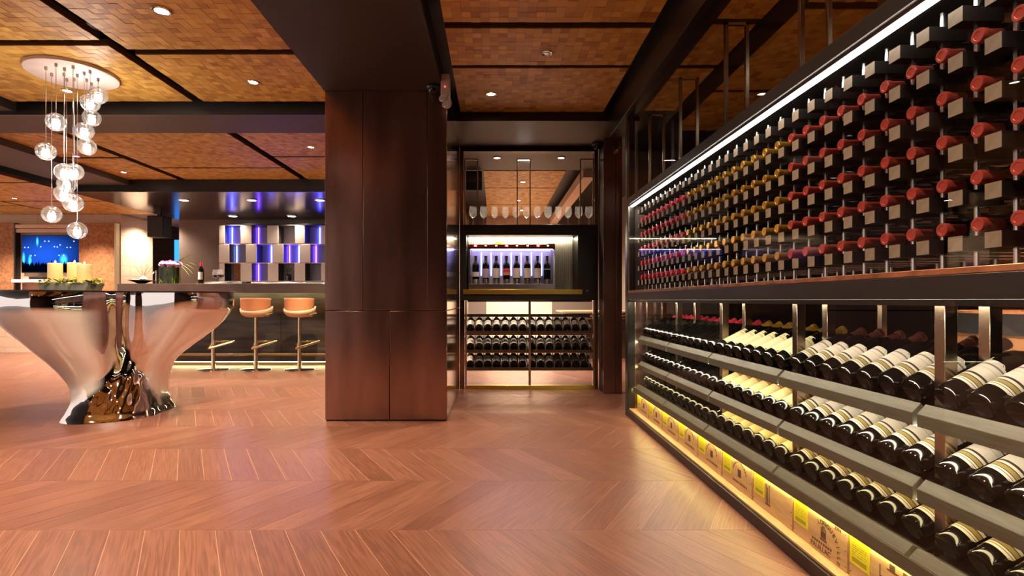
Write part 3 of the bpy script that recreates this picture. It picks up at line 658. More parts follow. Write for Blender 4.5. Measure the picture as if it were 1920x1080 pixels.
# slanted display tiers
TIERZ = [0.628, 0.427, 0.243]; TILT = R(27)
disp = thing('slanted_bottle_display', 'three tier slanted wooden display under the glass, holding rows of bottles', 'bottle rack', (1.13, 0.742, 0.062))
ax = Vector((math.cos(TILT), 0, math.sin(TILT)))
for t_, z0 in enumerate(TIERZ):
    for k in range(5):
        y0, y1 = MODY[k] + 0.008, MODY[k + 1] - 0.008
        xr = 1.130 if t_ < 2 else 1.108
        MB().prism([(xr, z0 - 0.036), (xr, z0 - 0.002), (xr + 0.024, z0 + 0.024), (1.166, z0 + 0.010), (1.166, z0 - 0.036)], 'Y', y0, y1).build('rail', 'oak', disp, smooth=False, bev=0.0015)
    e = (1.430, z0 + 0.137)
    for k in range(5):
        MB().prism([(1.168, z0 - 0.002), (e[0], e[1]), (e[0] + 0.006, e[1] - 0.012), (1.174, z0 - 0.014)], 'Y', MODY[k] + .018, MODY[k + 1] - .018).build('shelf_board', 'block_dark', disp, smooth=False)
    MB().box(1.415, 1.436, MODY[0], 4.27, e[1] - 0.006, e[1] + 0.010).build('neck_rail', 'wall_mid', disp, smooth=False)
    if t_ == 2: MB().box(1.1055, 1.1078, MODY[0], 4.26, z0 - 0.044, z0 - 0.004).build('rail_lip', 'oak', disp, smooth=False)
    xl = 1.152 if t_ < 2 else 1.1095
    MB().box(xl, xl + (0.008 if t_ < 2 else 0.005), MODY[0], 4.26, z0 - 0.0412, z0 - 0.0365).build('led_strip', ['led_rack', 'led_amber', 'led_crate'][t_], disp, smooth=False)
tn = ['top', 'middle', 'bottom']
for t_, z0 in enumerate(TIERZ):
    cnt = 0
    for k in range(5):
        for j in range(7):
            y = MODY[k] + 0.0580 + 0.0965 * j
            if 928 + 1000 * 1.165 / y > 1965: continue
            if k <= 1: lab, cap, w = 'chateau', 'cap_dark', 'white banded label'
            elif k == 2: lab, cap, w = ('cream', 'cap_gold', 'pointed cream label') if t_ == 0 else ('amber', 'cap_gold', 'glowing amber label')
            elif k == 3: lab, cap, w = (None, 'cap_pink', 'bare dark body') if t_ == 0 else (None, 'cap_black', 'bare dark body')
            else: lab, cap, w = (None, 'cap_pink', 'bare dark body') if t_ == 0 else (None, 'cap_dark', 'bare dark body')
            bottle((1.168, y, z0 + 0.047), (0, math.pi / 2 - TILT, random.uniform(-.008, .008)),
                   'bottle with %s, %s tier of the slanted display, %s from the right' % (w, tn[t_], ORD[cnt]), cap, lab, 'bottles on the slanted display')
            cnt += 1

# upper peg rack
XC = 1.12; KY0, KP = 1.142, 0.0980; NCOL = 31; BZ0, BZP = 1.104, 0.1095
peg = thing('peg_wine_rack', 'wall of wooden pegs on steel rods above the slanted display', 'bottle rack', (1.2, KY0, 1.006))
rod_me = MB().tube([(0, 0, 0.001), (0, 0, 0.670)], 0.0062, 10).mesh('rod', 'steel')
bb = MB(); bb.cur = 1; bb.box(0.0012, 0.100, -0.020, 0.020, -0.018, 0.018); bb.cur = 0; bb.box(0, 0.0012, -0.020, 0.020, -0.018, 0.018)
block_me = bb.mesh('peg_block', ['block', 'block_dark'], smooth=False)
strap = MB()
off = wloc(peg)
for c in range(-1, NCOL):
    y = KY0 + KP * (c + 0.5)
    if y > 4.26: continue
    place('rod', rod_me, peg, Vector((1.165, y, 1.006)) - off)
    place('rod', rod_me, peg, Vector((1.395, y, 1.006)) - off)
    for r_ in range(6):
        z = BZ0 - 0.038 + BZP * r_
        place('peg_block', block_me, peg, Vector((XC - 0.008, y, z)) - off)
        strap.box(1.182, 1.44, y - 0.013, y + 0.013, z + 0.0185, z + 0.0210) if r_ == 5 else None; strap.box(1.182, 1.44, y - 0.013, y + 0.013, z - 0.0210, z - 0.0185)
        strap.box(1.385, 1.44, y - 0.011, y + 0.011, z - 0.018, z + 0.014)
o = strap.build('strap_field', 'steel', peg, smooth=False); o['kind'] = 'stuff'
rn = ['bottom', 'fourth', 'third', 'second', 'top']
for c in range(NCOL):
    cap, w = ('cap_red', 'red-capped') if c <= 9 else (('cap_gold', 'gold-capped') if c <= 20 else ('cap_pink', 'crimson-capped'))
    for r_ in range(5):
        bottle((XC + 0.2985, KY0 + KP * c, BZ0 + BZP * r_ + 0.002), (0, -math.pi / 2, random.uniform(-.006, .006)),
               '%s bottle in the peg rack, %s row, %s from the right' % (w, rn[r_], ORD[c]), cap, None, 'bottles lying in the peg rack')

# crates under the display
def text(body, size, parent, loc, rot, m='ink', ext=0.0004, align='CENTER'):
    c = bpy.data.curves.new('lettering', 'FONT'); c.body = body; c.size = size; c.extrude = ext; c.align_x = align; c.align_y = 'CENTER'
    c.materials.append(M[m]); o = bpy.data.objects.new('lettering', c); C.objects.link(o); o.parent = parent
    me = bpy.data.meshes.new_from_object(o.evaluated_get(bpy.context.evaluated_depsgraph_get()))
    bpy.data.objects.remove(o); bpy.data.curves.remove(c)
    o = bpy.data.objects.new('lettering', me); C.objects.link(o); o.parent = parent
    o.location = Vector(loc) - wloc(parent); o.rotation_euler = rot; return o
FACE = (R(90), 0, R(-90))     # readable from -X: text runs towards -Y
CW = 0.3085
for i in range(11):
    y0 = 1.05 * 1.016 + CW * 1.016 * i; y1 = y0 + CW - 0.006
    if y1 > 4.28: y1 = 4.27
    if y1 - y0 < 0.1: continue
    red = i == 10
    nm = ('rust and green painted wooden crate against the dark end post' if red else
          ['pale wooden wine crate cut off by the lower picture edge', 'pale wooden wine crate with a drawn manor, beside the arched lettering crate', 'wooden wine crate lettered LONGUEVILLE 2004 with a yellow tag',
           'wooden wine crate with a tower emblem, next beyond the lettered crate', 'wooden wine crate with arched print, second beyond the lettered crate',
           'wooden wine crate, third beyond the lettered crate', 'wooden wine crate, fourth beyond the lettered crate', 'wooden wine crate, fifth beyond the lettered crate',
           'wooden wine crate, sixth beyond the lettered crate', 'wooden wine crate, next to the painted end crate'][i])
    t = thing('wine_crate', nm, 'crate', (1.10, y0, 0.062), 'wooden crates under the display')
    m = 'pine_red' if red else 'pine'
    XQ = 1.118
    box(XQ, XQ + 0.012, y0, y1, 0.0625, 0.196).build('front_board', m, t, bev=0.001)
    box(XQ + 0.012, XQ + 0.36, y0, y0 + 0.01, 0.0625, 0.196).build('side_board', m, t); box(XQ + 0.012, XQ + 0.36, y1 - 0.01, y1, 0.0625, 0.196).build('side_board', m, t)
    box(XQ + 0.012, XQ + 0.36, y0 + .01, y1 - .01, 0.186, 0.196).build('lid', m, t)
    nb = MB()
    for z in (0.080, 0.13, 0.182):
        for y in (y0 + 0.006, y1 - 0.006): nb.box(XQ - 0.0008, XQ, y - 0.0018, y + 0.0018, z - 0.0018, z + 0.0018)
    nb.build('nails', 'ink', t, smooth=False)['kind'] = 'stuff'
    if not red and i != 3 or i == 2:
        ty1 = y1 - 0.004 - (0.0 if i in (1, 2) else 0.01); ty0 = ty1 - 0.088
        b = MB().add([(XQ - 0.0012, ty1, 0.108), (XQ - 0.0012, ty0, 0.108), (XQ - 0.0012, ty0, 0.1955), (XQ - 0.0012, ty1, 0.1955), (XQ - .0002, ty1, 0.108), (XQ - .0002, ty0, 0.108), (XQ - .0002, ty0, 0.1955), (XQ - .0002, ty1, 0.1955)],
                     [(0, 1, 2, 3), (0, 4, 5, 1), (1, 5, 6, 2), (2, 6, 7, 3), (3, 7, 4, 0)], [[(0, 0), (1, 0), (1, 1), (0, 1)]] + [[(0, 1)] * 4] * 4)
        o = b.build('price_tag', 'tag', t, smooth=False); o['label'] = 'bright yellow printed price tag'
    yc = y0 + 0.118; xx = XQ - 0.0006
    if i == 2:
        w = 'LONGUEVILLE'
        for q, ch in enumerate(w):
            a = R(112 - 128 * q / (len(w) - 1)); rr = 0.078
            text(ch, 0.022, t, (xx, yc - rr * math.cos(a) * 1.0, 0.094 + rr * math.sin(a) * 1.0), (R(90), 0, R(-90)), 'ink').rotation_euler = Matrix(((0, 0, -1), (-1, 0, 0), (0, 1, 0))).to_3x3().to_euler()
        for q, o in enumerate([c_ for c_ in t.children if c_.name.startswith('lettering')]):
            a = 112 - 128 * q / (len(w) - 1)
            mtx = Matrix(((0, 0, -1), (-1, 0, 0), (0, 1, 0))) @ Matrix.Rotation(R(a - 90), 3, 'Z'); o.rotation_euler = mtx.to_euler()
        base_rot = Matrix(((0, 0, -1), (-1, 0, 0), (0, 1, 0))).to_euler()
        text('2004', 0.018, t, (xx, y0 + 0.045, 0.183), base_rot); text('PAUILLAC', 0.025, t, (xx, yc + 0.02, 0.078), base_rot)
        em = MB()
        em.box(xx, XQ, yc - 0.014, yc + 0.022, 0.110, 0.116); em.box(xx, XQ, yc - 0.010, yc + 0.018, 0.118, 0.142)
        for q in range(4): em.box(xx, XQ, yc - 0.010 + q * 0.008, yc - 0.006 + q * 0.008, 0.143, 0.153)
        em.box(xx, XQ, yc - 0.004, yc + 0.012, 0.154, 0.160)
        for q in range(9): em.box(xx, XQ, yc + 0.060 - q * 0.0125, yc + 0.068 - q * 0.0125, 0.093, 0.101)
        em.build('crest', 'ink', t, smooth=False)
    elif i == 3:
        em = MB()
        for q in range(3): em.box(xx, XQ, y1 - 0.115 - q * 0.012, y1 - 0.110 - q * 0.012, 0.095, 0.175 - 0.012 * (q % 2))
        em.box(xx, XQ, y1 - 0.145, y1 - 0.105, 0.090, 0.095); em.build('tower_emblem', 'ink', t, smooth=False)
        ty1 = y1 - 0.012; ty0 = ty1 - 0.086
        b = MB().add([(XQ - 0.0012, ty1, 0.108), (XQ - 0.0012, ty0, 0.108), (XQ - 0.0012, ty0, 0.1955), (XQ - 0.0012, ty1, 0.1955), (XQ - .0002, ty1, 0.108), (XQ - .0002, ty0, 0.108), (XQ - .0002, ty0, 0.1955), (XQ - .0002, ty1, 0.1955)],
                     [(0, 1, 2, 3), (0, 4, 5, 1), (1, 5, 6, 2), (2, 6, 7, 3), (3, 7, 4, 0)], [[(0, 0), (1, 0), (1, 1), (0, 1)]] + [[(0, 1)] * 4] * 4)
        b.build('price_tag', 'tag', t, smooth=False)['label'] = 'bright yellow printed price tag'
    elif i < 10:
        em = MB()
        if i == 1:
            for (a_, b_, c_, d_) in ((.02, .17, .13, .134), (.02, .024, .134, .165), (.166, .17, .134, .165), (.05, .14, .163, .167), (.06, .08, .167, .185), (.11, .13, .167, .185), (.07, .09, .14, .155), (.10, .12, .14, .155)):
                em.box(xx, XQ, y0 + a_, y0 + b_, c_, d_)
        else:
            for q in range(12):
                a = R(155 - 130 * q / 11); em.box(xx, XQ, yc - .07 * math.cos(a) - .0035, yc - .07 * math.cos(a) + .0035, .118 + .07 * math.sin(a) - .005, .118 + .07 * math.sin(a) + .005)
            for q in range(10): em.box(xx, XQ, yc - .07 + .014 * q, yc - .062 + .014 * q, .088, .099)
            em.box(xx, XQ, yc - .015, yc + .015, .12, .155)
        em.build('printed_emblem', 'ink', t, smooth=False)
# barrel beyond the rack
bx, by, bh = 2.33, 2.22, 0.885
t = thing('wine_barrel', 'oak wine barrel with dark hoops standing behind the rack', 'barrel', (bx, by, 0))
prof = [(0.305, 0.0), (0.335, 0.12), (0.365, 0.30), (0.375, 0.44), (0.365, 0.58), (0.338, 0.76), (0.305, bh)]
NS = 22
for s_ in range(NS):
    a0, a1 = 2 * math.pi * (s_ + 0.012) / NS, 2 * math.pi * (s_ + 0.988) / NS
    b = MB(); vs = []; fs = []
    for r_, z in prof:
        for rr in (r_, r_ - 0.025):
            for a in (a0, (a0 + a1) / 2, a1): vs.append((bx + rr * math.cos(a), by + rr * math.sin(a), z))
    for k in range(len(prof) - 1):
        q, n_ = k * 6, (k + 1) * 6
        fs += [(q, q + 1, n_ + 1, n_), (q + 1, q + 2, n_ + 2, n_ + 1), (q + 3, n_ + 3, n_ + 4, q + 4), (q + 4, n_ + 4, n_ + 5, q + 5), (q, n_, n_ + 3, q + 3), (q + 2, q + 5, n_ + 5, n_ + 2)]
    e = (len(prof) - 1) * 6; fs += [(e, e + 1, e + 4, e + 3), (e + 1, e + 2, e + 5, e + 4)]
    b.add(vs, fs); b.build('stave', 'barrel_wood', t)
MB().lathe([(0.0005, bh - 0.03), (0.285, bh - 0.03)], (bx, by, 0), 24).build('barrel_head', 'barrel_wood', t)
def rad(z):
    for (r0, z0), (r1, z1) in zip(prof, prof[1:]):
        if z0 <= z <= z1: return r0 + (r1 - r0) * (z - z0) / (z1 - z0)
for z0, z1 in ((0.79, 0.875), (0.655, 0.73), (0.16, 0.225), (0.02, 0.10), (0.47, 0.52)):
    MB().lathe([(rad(z0), z0), (rad(z0) + 0.004, z0), (rad(z1) + 0.004, z1), (rad(z1), z1)], (bx, by, 0), 40).build('hoop', 'hoop', t)

# ------------------------------------------------------------------ wine dispenser cabinet behind the aisle
CY = 5.57
cab = thing('dispenser_cabinet', 'black cabinet with lit niche, glass shelf above and open rack below', 'cabinet', (0.36, CY, 0))
def cp(name, m, *b, bev=0.002): return box(*b).build(name, m, cab, bev=bev)
cp('top_box', 'black', -0.368, 1.078, CY, 6.05, 1.612, 1.722)
cp('side_panel', 'black', -0.368, -0.300, CY, 6.05, 0.93, 1.612); cp('side_panel', 'black', 0.866, 1.078, CY, 6.05, 0.93, 1.612)
cp('bottom_box', 'black', -0.300, 0.866, CY, 6.05, 0.93, 0.992)
cp('gold_ledge', 'gold', -0.330, 0.912, CY - 0.012, CY + 0.05, 0.993, 1.043)
cp('niche_floor', 'brass', -0.300, 0.866, CY + 0.05, 5.92, 0.993, 1.030)
cp('niche_back', 'rib', -0.300, 0.866, 5.92, 5.94, 1.03, 1.612)
rb = MB()
for i in range(58): x = -0.290 + i * 0.02; rb.tube([(x, 5.92, 1.03), (x, 5.92, 1.612)], 0.007, 6, cap=False)
rb.build('ribs', 'rib', cab)['kind'] = 'stuff'
cp('niche_led', 'led_rack', -0.29, 0.855, 5.86, 5.875, 1.604, 1.6115, bev=0)
cp('lock', 'steel', 0.955, 0.972, CY - 0.006, CY, 1.020, 1.037)
cp('head_rail', 'black', -0.368, 1.078, CY, CY + 0.04, 2.485, 2.54)
for x0 in (-0.368, 1.040): cp('bronze_jamb', 'bronze_mirror', x0, x0 + 0.038, CY + 0.002, CY + 0.10, 1.722, 2.485)
for x0 in (-0.330, 0.222 + 0.0, 0.90):
    x0 = {-0.330: -0.318, 0.222: 0.236, 0.90: 0.902}[x0]; x1 = x0 + 0.135
    f = MB(); w = 0.006
    f.box(x0 - w, x0 + w, CY + .06 - w, CY + .06 + w, 1.722, 2.41); f.box(x1 - w, x1 + w, CY + .06 - w, CY + .06 + w, 1.722, 2.41); f.box(x0 - w, x1 + w, CY + .06 - w, CY + .06 + w, 2.41, 2.424)
    f.build('support_frame', 'post', cab, bev=0.001)
cp('led_tick', 'lens_white', 0.246, 0.361, CY + .056, CY + .064, 2.404, 2.4095, bev=0)
for x0 in (-0.312, 1.026): cp('brass_post', 'brass', x0, x0 + 0.018, CY, CY + 0.04, 0.0, 0.93)
for x0 in (-0.368, 1.046): cp('bronze_jamb', 'bronze_mirror', x0, x0 + 0.032 + (0.02 if x0 < 0 else 0), CY + 0.004, CY + 0.10, 0.0, 0.93)
cp('brass_post', 'post', 0.352, 0.376, CY + 0.005, CY + 0.04, 0.03, 0.93)
cp('bottom_lip', 'black', -0.29, 1.02, CY + .046, CY + .0495, 0.914, 0.9298, bev=0); cp('rack_led', 'led_rack', -0.29, 1.02, 5.625, 5.633, 0.9245, 0.9298, bev=0)
cp('sill', 'gold', -0.312, 1.044, CY - 0.004, CY + 0.05, 0.0, 0.040)
struct(box(-0.29, 1.024, CY + 0.045, CY + 0.051, 0.04, 0.93).build('window_4', 'pane', smooth=False)); struct(box(-0.33, 1.04, CY + 0.09, CY + 0.096, 1.724, 2.485).build('window_5', 'pane', smooth=False))
# machine
MX0, MX1, MZ0, MZ1, MY = -0.283, 0.640, 1.062, 1.520, 5.66
mc = thing('wine_dispenser', 'long wine dispenser with blue lit bay and red taps in the niche', 'wine dispenser', (0.18, MY, 1.031))
def mp_(name, m, *b, bev=0.002): return box(*b).build(name, m, mc, bev=bev)
mp_('base', 'steel', MX0, MX1, MY, 5.90, 1.0315, 1.105); mp_('back_panel', 'shelf_back', MX0 + .02, MX1 - .02, 5.87, 5.89, 1.105, 1.47)
mp_('top_housing', 'chip_red', MX0, MX1, MY - 0.01, 5.90, 1.475, MZ1); mp_('front_band', 'black', MX0 + .004, MX1 - .004, MY - 0.014, MY - 0.0105, 1.478, 1.492, bev=0)
for x in (MX0, MX1 - 0.022): mp_('side_frame', 'steel', x, x + 0.022, MY, 5.90, 1.105, 1.475)
mp_('blue_led', 'led_blue_soft', MX0 + .03, MX1 - .03, 5.82, 5.832, 1.4655, 1.4745, bev=0)
mp_('label_fill_led', 'led_rack', MX0 + .03, MX1 - .03, 5.674, 5.680, 1.4685, 1.4745, bev=0)  # strip added only to brighten the bottle labels
bpx = [892, 911, 930.5, 949.7, 968.7, 988.7, 1008, 1026]
bl = ['low', 'lilac', 'plain', 'red', 'plain', 'plain', 'plain', 'strip']
bw = ['white strip label low on its body', 'lilac label', 'tall white label with dark seal', 'red and orange label', 'narrow white label', 'large white label', 'white label near the shoulder', 'dark body and thin pale strip']
for i, px in enumerate(bpx):
    x = (px - 928) / 1000 * 5.72
    b = MB().lathe([(0.030, 0), (0.040, 0.0), (0.040, 0.045), (0.0395, 0.05)], (x, 5.73, 1.1055), 20); b.build('bottle_holder', 'steel', mc)
    b = MB().tube([(x, 5.66, 1.50), (x, 5.635, 1.495), (x, 5.63, 1.47)], 0.007, 8); b.build('tap', 'chrome_rough', mc)
    b = box(x - .016, x + .016, MY - 0.016, MY - 0.010, 1.498, 1.515); b.build('tap_display', 'red_dot' if i % 3 == 0 else 'chip_red', mc, bev=0.001)
    box(x - .008, x + .008, MY - .018, MY - .0165, 1.504, 1.510).build('tap_light', 'lens', mc, smooth=False)
    if i < 7:
        xm = x + 0.055; box(xm - .0035, xm + .0035, 5.862, 5.868, 1.20, 1.455).build('ice_led', 'led_ice', mc, smooth=False)
    bottle((x, 5.73, 1.108), (0, 0, R(90)), 'bottle with %s in the wine dispenser, %s from left' % (bw[i], ORD[i]), 'cap_black', bl[i], 'bottles in the wine dispenser')
tag(box(-0.055 + .06, 0.015 + .06, 5.902, 5.909, 1.548, 1.572).build('sticker', 'green_sticker', smooth=False), 'small green sticker on the ribbed niche back', 'sticker')
tag(box(0.585, 0.66, 5.900, 5.910, 1.535, 1.555).build('thermostat', 'red_dot' if False else 'black', smooth=False, bev=.001), 'small dark display on the ribbed niche back', 'display')
# wine glasses on top
WG = [(0.034, 0.0), (0.033, 0.003), (0.006, 0.006), (0.0038, 0.012), (0.0035, 0.085), (0.006, 0.095), (0.024, 0.108), (0.038, 0.130), (0.043, 0.152), (0.042, 0.180), (0.036, 0.222), (0.0352, 0.222), (0.041, 0.180), (0.042, 0.152), (0.037, 0.131), (0.023, 0.110), (0.0005, 0.099)]
wg_me = MB().lathe(WG, n=22).mesh('wine_glass', 'wineglass', ang=60)
for i, px in enumerate((887, 907, 927.5, 947.5, 968, 987.5, 1007.5, 1027.5, 1047.5, 1065, 1085, 1104)):
    o = place('wine_glass', wg_me, None, ((px - 928) / 1000 * 5.78, 5.78, 1.7225))
    tag(o, 'empty stemmed glass on the black cabinet top, %s from the left' % ORD[i], 'wine glass', 'row of wine glasses on the cabinet')
# rack seen below
rk = thing('bottle_rack', 'three tier dark rack with slots, below the wine dispenser', 'bottle rack', (0.36, 5.66, 0.2))
RZ = [0.592, 0.392, 0.206]; RYB = 5.665
for t_, z0 in enumerate(RZ):
    def yz(s_, up): return (RYB + s_ * math.cos(TILT) - up * math.sin(TILT), z0 + s_ * math.sin(TILT) + up * math.cos(TILT))
    pts = [yz(0.0, -0.010), yz(0.27, -0.010), yz(0.27, -0.022), yz(0.0, -0.022)]
    MB().prism(pts, 'X', -0.305, 1.04).build('shelf_board', 'dark_wood', rk, smooth=False)
    MB().box(-0.305, 1.04, RYB - 0.014, RYB - 0.002, z0 - 0.022, z0 + 0.012).build('front_lip', 'dark_wood', rk, smooth=False)
    MB().box(-0.305, 1.04, RYB - 0.016, RYB - 0.0145, z0 - 0.022, z0 - 0.017).build('copper_edge', 'copper', rk, smooth=False)
    for i in range(15):
        x = -0.3085 + 0.093 * i + (0.008 if i >= 8 else 0.004 if i == 7 else 0)
        if x > 1.03 or i == 0: continue
        q = MB().prism([yz(0.0, -0.008), yz(0.23, -0.008), yz(0.23, 0.055), yz(0.0, 0.055)], 'X', x - 0.0035, x + 0.0035); q.build('divider', 'wall_mid', rk, smooth=False)
    MB().prism([yz(0.246, -0.008), yz(0.262, -0.008), yz(0.262, 0.010), yz(0.246, 0.010)], 'X', -0.305, 1.04).build('neck_rail', 'black_soft', rk, smooth=False)
    MB().prism([yz(0.225, 0.062), yz(0.24, 0.062), yz(0.24, 0.088), yz(0.225, 0.088)], 'X', -0.305, 1.04).build('back_rail', 'black_soft', rk, smooth=False)
    for i in range(14):
        x = -0.262 + 0.093 * i
        if i >= 7: x += 0.008
        if x > 1.02: continue
        p = yz(0.004, 0.0305)
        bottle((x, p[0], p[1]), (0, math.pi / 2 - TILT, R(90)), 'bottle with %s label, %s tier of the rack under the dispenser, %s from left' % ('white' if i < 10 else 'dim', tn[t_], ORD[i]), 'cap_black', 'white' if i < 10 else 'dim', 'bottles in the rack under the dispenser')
# inner room extras
gr = thing('air_grille', 'dark slatted air grille high on the inner room side', 'air grille', (-0.25, 6.64, 2.43))
box(-0.36, -0.16, 6.64, 6.66, 2.30, 2.54).build('frame', 'black', gr)
for i in range(9): x = -0.345 + 0.021 * i; box(x, x + 0.007, 6.632, 6.64, 2.40, 2.53).build('slat', 'wall_mid', gr, smooth=False)
struct(box(1.10, 1.24, 6.64, 10.7, 2.46, 2.58).build('trim_3', 'wall_bright', smooth=False))  # pale box put in for the bright reflection of a light cove
ws = thing('wall_shelf', 'pale wooden shelf stack at the side of the glazed room', 'shelf', (1.25, 8.6, 0))
for k in range(3): box(1.05 + .12 * k, 2.2, 8.3 + .1 * k, 9.2, 0.74 - 0.055 * k, 0.76 - 0.055 * k).build('shelf_board', 'oak_light', ws)
box(1.45, 2.15, 8.5, 9.1, 0, 0.63).build('body', 'dark_wood', ws)

# ------------------------------------------------------------------ cameras and emergency light
def dome(x, y, z, label):
    t = thing('security_camera', label, 'camera', (x, y, z), 'dome security cameras')
    MB().lathe([(0.052, 0.0), (0.056, -0.012), (0.050, -0.026), (0.040, -0.030)], (x, y, z), 24).build('housing', 'black', t)
    MB().lathe([(0.041, -0.026), (0.038, -0.046), (0.024, -0.062), (0.0005, -0.067)], (x, y, z), 24).build('dome', 'bottle', t)
dome(-0.462, 4.01, 2.54, 'black dome camera under the beam by the pillar top')
dome(1.045, 5.46, 2.54, 'black dome camera in the soffit corner by the slim column')
t = thing('security_camera', 'small bullet camera on the slim dark column', 'camera', (1.235, 5.29, 2.44), 'security cameras')
box(1.225, 1.245, 5.28, 5.304, 2.44, 2.50).build('bracket', 'chrome_rough', t); MB().tube([(1.235, 5.285, 2.445), (1.222, 5.215, 2.425)], 0.018, 12).build('body', 'chrome_rough', t)
t = thing('emergency_light', 'white twin spot emergency light fixed between beam and ceiling panel', 'emergency light', (-0.36, 3.98, 2.44))
box(-0.399, -0.335, 3.93, 4.02, 2.44, 2.60).build('body', 'white_plastic', t, bev=0.004)
box(-0.372, -0.364, 3.925, 3.931, 2.50, 2.508).build('indicator', 'red_dot', t, smooth=False)
for k, (dx, dz) in enumerate(((-0.365, 2.415), (-0.340, 2.362))):
    q = MB().lathe([(0.0005, 0.0), (0.018, 0.002), (0.034, 0.018), (0.040, 0.036), (0.037, 0.040), (0.0005, 0.040)], (0, 0, 0), 20)
    place('lamp_head', q.mesh('lamp_head', 'white_plastic'), t, Vector((dx, 3.97 - .02 * k, dz)) - wloc(t), (R(50), R(-40), 0))
MB().tube([(-0.365, 3.975, 2.445), (-0.352, 3.97, 2.36)], 0.008, 8).build('stem', 'white_plastic', t)

# ------------------------------------------------------------------ mirror-polished sculptural table
TC = Vector((-3.12, 4.50, 0))
TH_ = [-145, -108, -68, -40, -8, 35, 95, 150]
LV = [(0.00, [.330, .500, .490, .445, .360, .372, .50, .38]),
      (0.05, [.300, .465, .450, .410, .335, .345, .46, .35]),
      (0.14, [.268, .420, .400, .370, .305, .318, .42, .31]),
      (0.25, [.290, .420, .345, .325, .300, .318, .42, .31]),
      (0.33, [.345, .455, .310, .295, .315, .335, .43, .33]),
      (0.42, [.420, .515, .305, .292, .365, .375, .45, .37]),
      (0.52, [.530, .590, .310, .298, .435, .480, .50, .45]),
      (0.62, [.645, .655, .318, .306, .515, .610, .56, .55]),
      (0.72, [.750, .715, .328, .316, .592, .725, .62, .65]),
      (0.80, [.805, .760, .338, .326, .650, .790, .67, .72]),
      (0.86, [.826, .782, .345, .334, .684, .826, .69, .76]),
      (0.92, [.828, .786, .350, .340, .696, .834, .70, .77]),
      (0.965, [.822, .780, .350, .340, .696, .830, .70, .77]),
      (0.992, [.812, .770, .346, .336, .688, .822, .69, .76])]
def cr4(p0, p1, p2, p3, t): return 0.5 * (2 * p1 + (p2 - p0) * t + (2 * p0 - 5 * p1 + 4 * p2 - p3) * t * t + (3 * p1 - p0 - 3 * p2 + p3) * t ** 3)
def Rth(vals, a):
    n = len(TH_); a = (a + 145) % 360 - 145
    k = max(i for i in range(n) if TH_[i] <= a + 1e-9); a1 = TH_[k + 1] if k + 1 < n else TH_[0] + 360
    t = (a - TH_[k]) / (a1 - TH_[k]); t = t * t * (3 - 2 * t) * 0.5 + t * 0.5
    return cr4(vals[(k - 1) % n], vals[k], vals[(k + 1) % n], vals[(k + 2) % n], t)
tab = thing('sculptural_table', 'tall mirror-polished metal table shaped like a flaring tree trunk', 'table', TC)
NT, NZ = 144, 64
zs = [0.992 * k / NZ for k in range(NZ + 1)]
def level(z):
    k = max(i for i in range(len(LV)) if LV[i][0] <= z + 1e-9); k = min(k, len(LV) - 2)
    t = (z - LV[k][0]) / (LV[k + 1][0] - LV[k][0]); g_ = lambda i: LV[max(0, min(len(LV) - 1, i))][1]
    return [cr4(g_(k - 1)[j], g_(k)[j], g_(k + 1)[j], g_(k + 2)[j], t) for j in range(8)]
b = MB(); vs = []; fs = []
for z in zs:
    lv = level(z)
    for i in range(NT):
        a = 360 * i / NT - 180; r_ = Rth(lv, a)
        d = max(0, 1 - abs(((a + 50 + 180) % 360) - 180) / 55) * max(0, 1 - abs(z - 0.24) / 0.34)
        r_ += d * (0.007 * math.sin(a * 0.22 + z * 17) + 0.004 * math.sin(a * 0.47 - z * 27)) + 0.004 * math.sin(a * .12 + z * 9)
        vs.append((TC.x + r_ * math.cos(R(a)), TC.y + r_ * math.sin(R(a)), z))
for k in range(NZ):
    for i in range(NT): j = (i + 1) % NT; fs.append((k * NT + i, k * NT + j, (k + 1) * NT + j, (k + 1) * NT + i))
b.add(vs, fs); o = b.build('trunk', 'chrome', tab, ang=80)
sat = []
for z in zs:
    for i in range(NT):
        a = 360 * i / NT - 180; ss = lambda e0, e1, v: max(0, min(1, (v - e0) / (e1 - e0)))
        dv = abs(((a + 54 + 180) % 360) - 180); low = 0.10 + 0.26 * max(0, 1 - dv / 50)
        sat.append(ss(low, low + .05, z) * (1 - ss(.83, .87, z)) * ss(24, 34, dv))
at_ = o.data.attributes.new('satin_glow', 'FLOAT', 'POINT'); at_.data.foreach_set('value', sat)
b = MB(); top = vs[-NT:]
rim = [(TC.x + (p[0] - TC.x) * 1.004, TC.y + (p[1] - TC.y) * 1.004) for p in top]
b.add([(p[0], p[1], 0.9925) for p in rim] + [(p[0], p[1], 1.004) for p in rim], [list(range(NT))[::-1], list(range(NT, 2 * NT))] + [(i, (i + 1) % NT, NT + (i + 1) % NT, NT + i) for i in range(NT)])
b.build('table_top', 'black', tab)['label'] = 'thin dark table top'
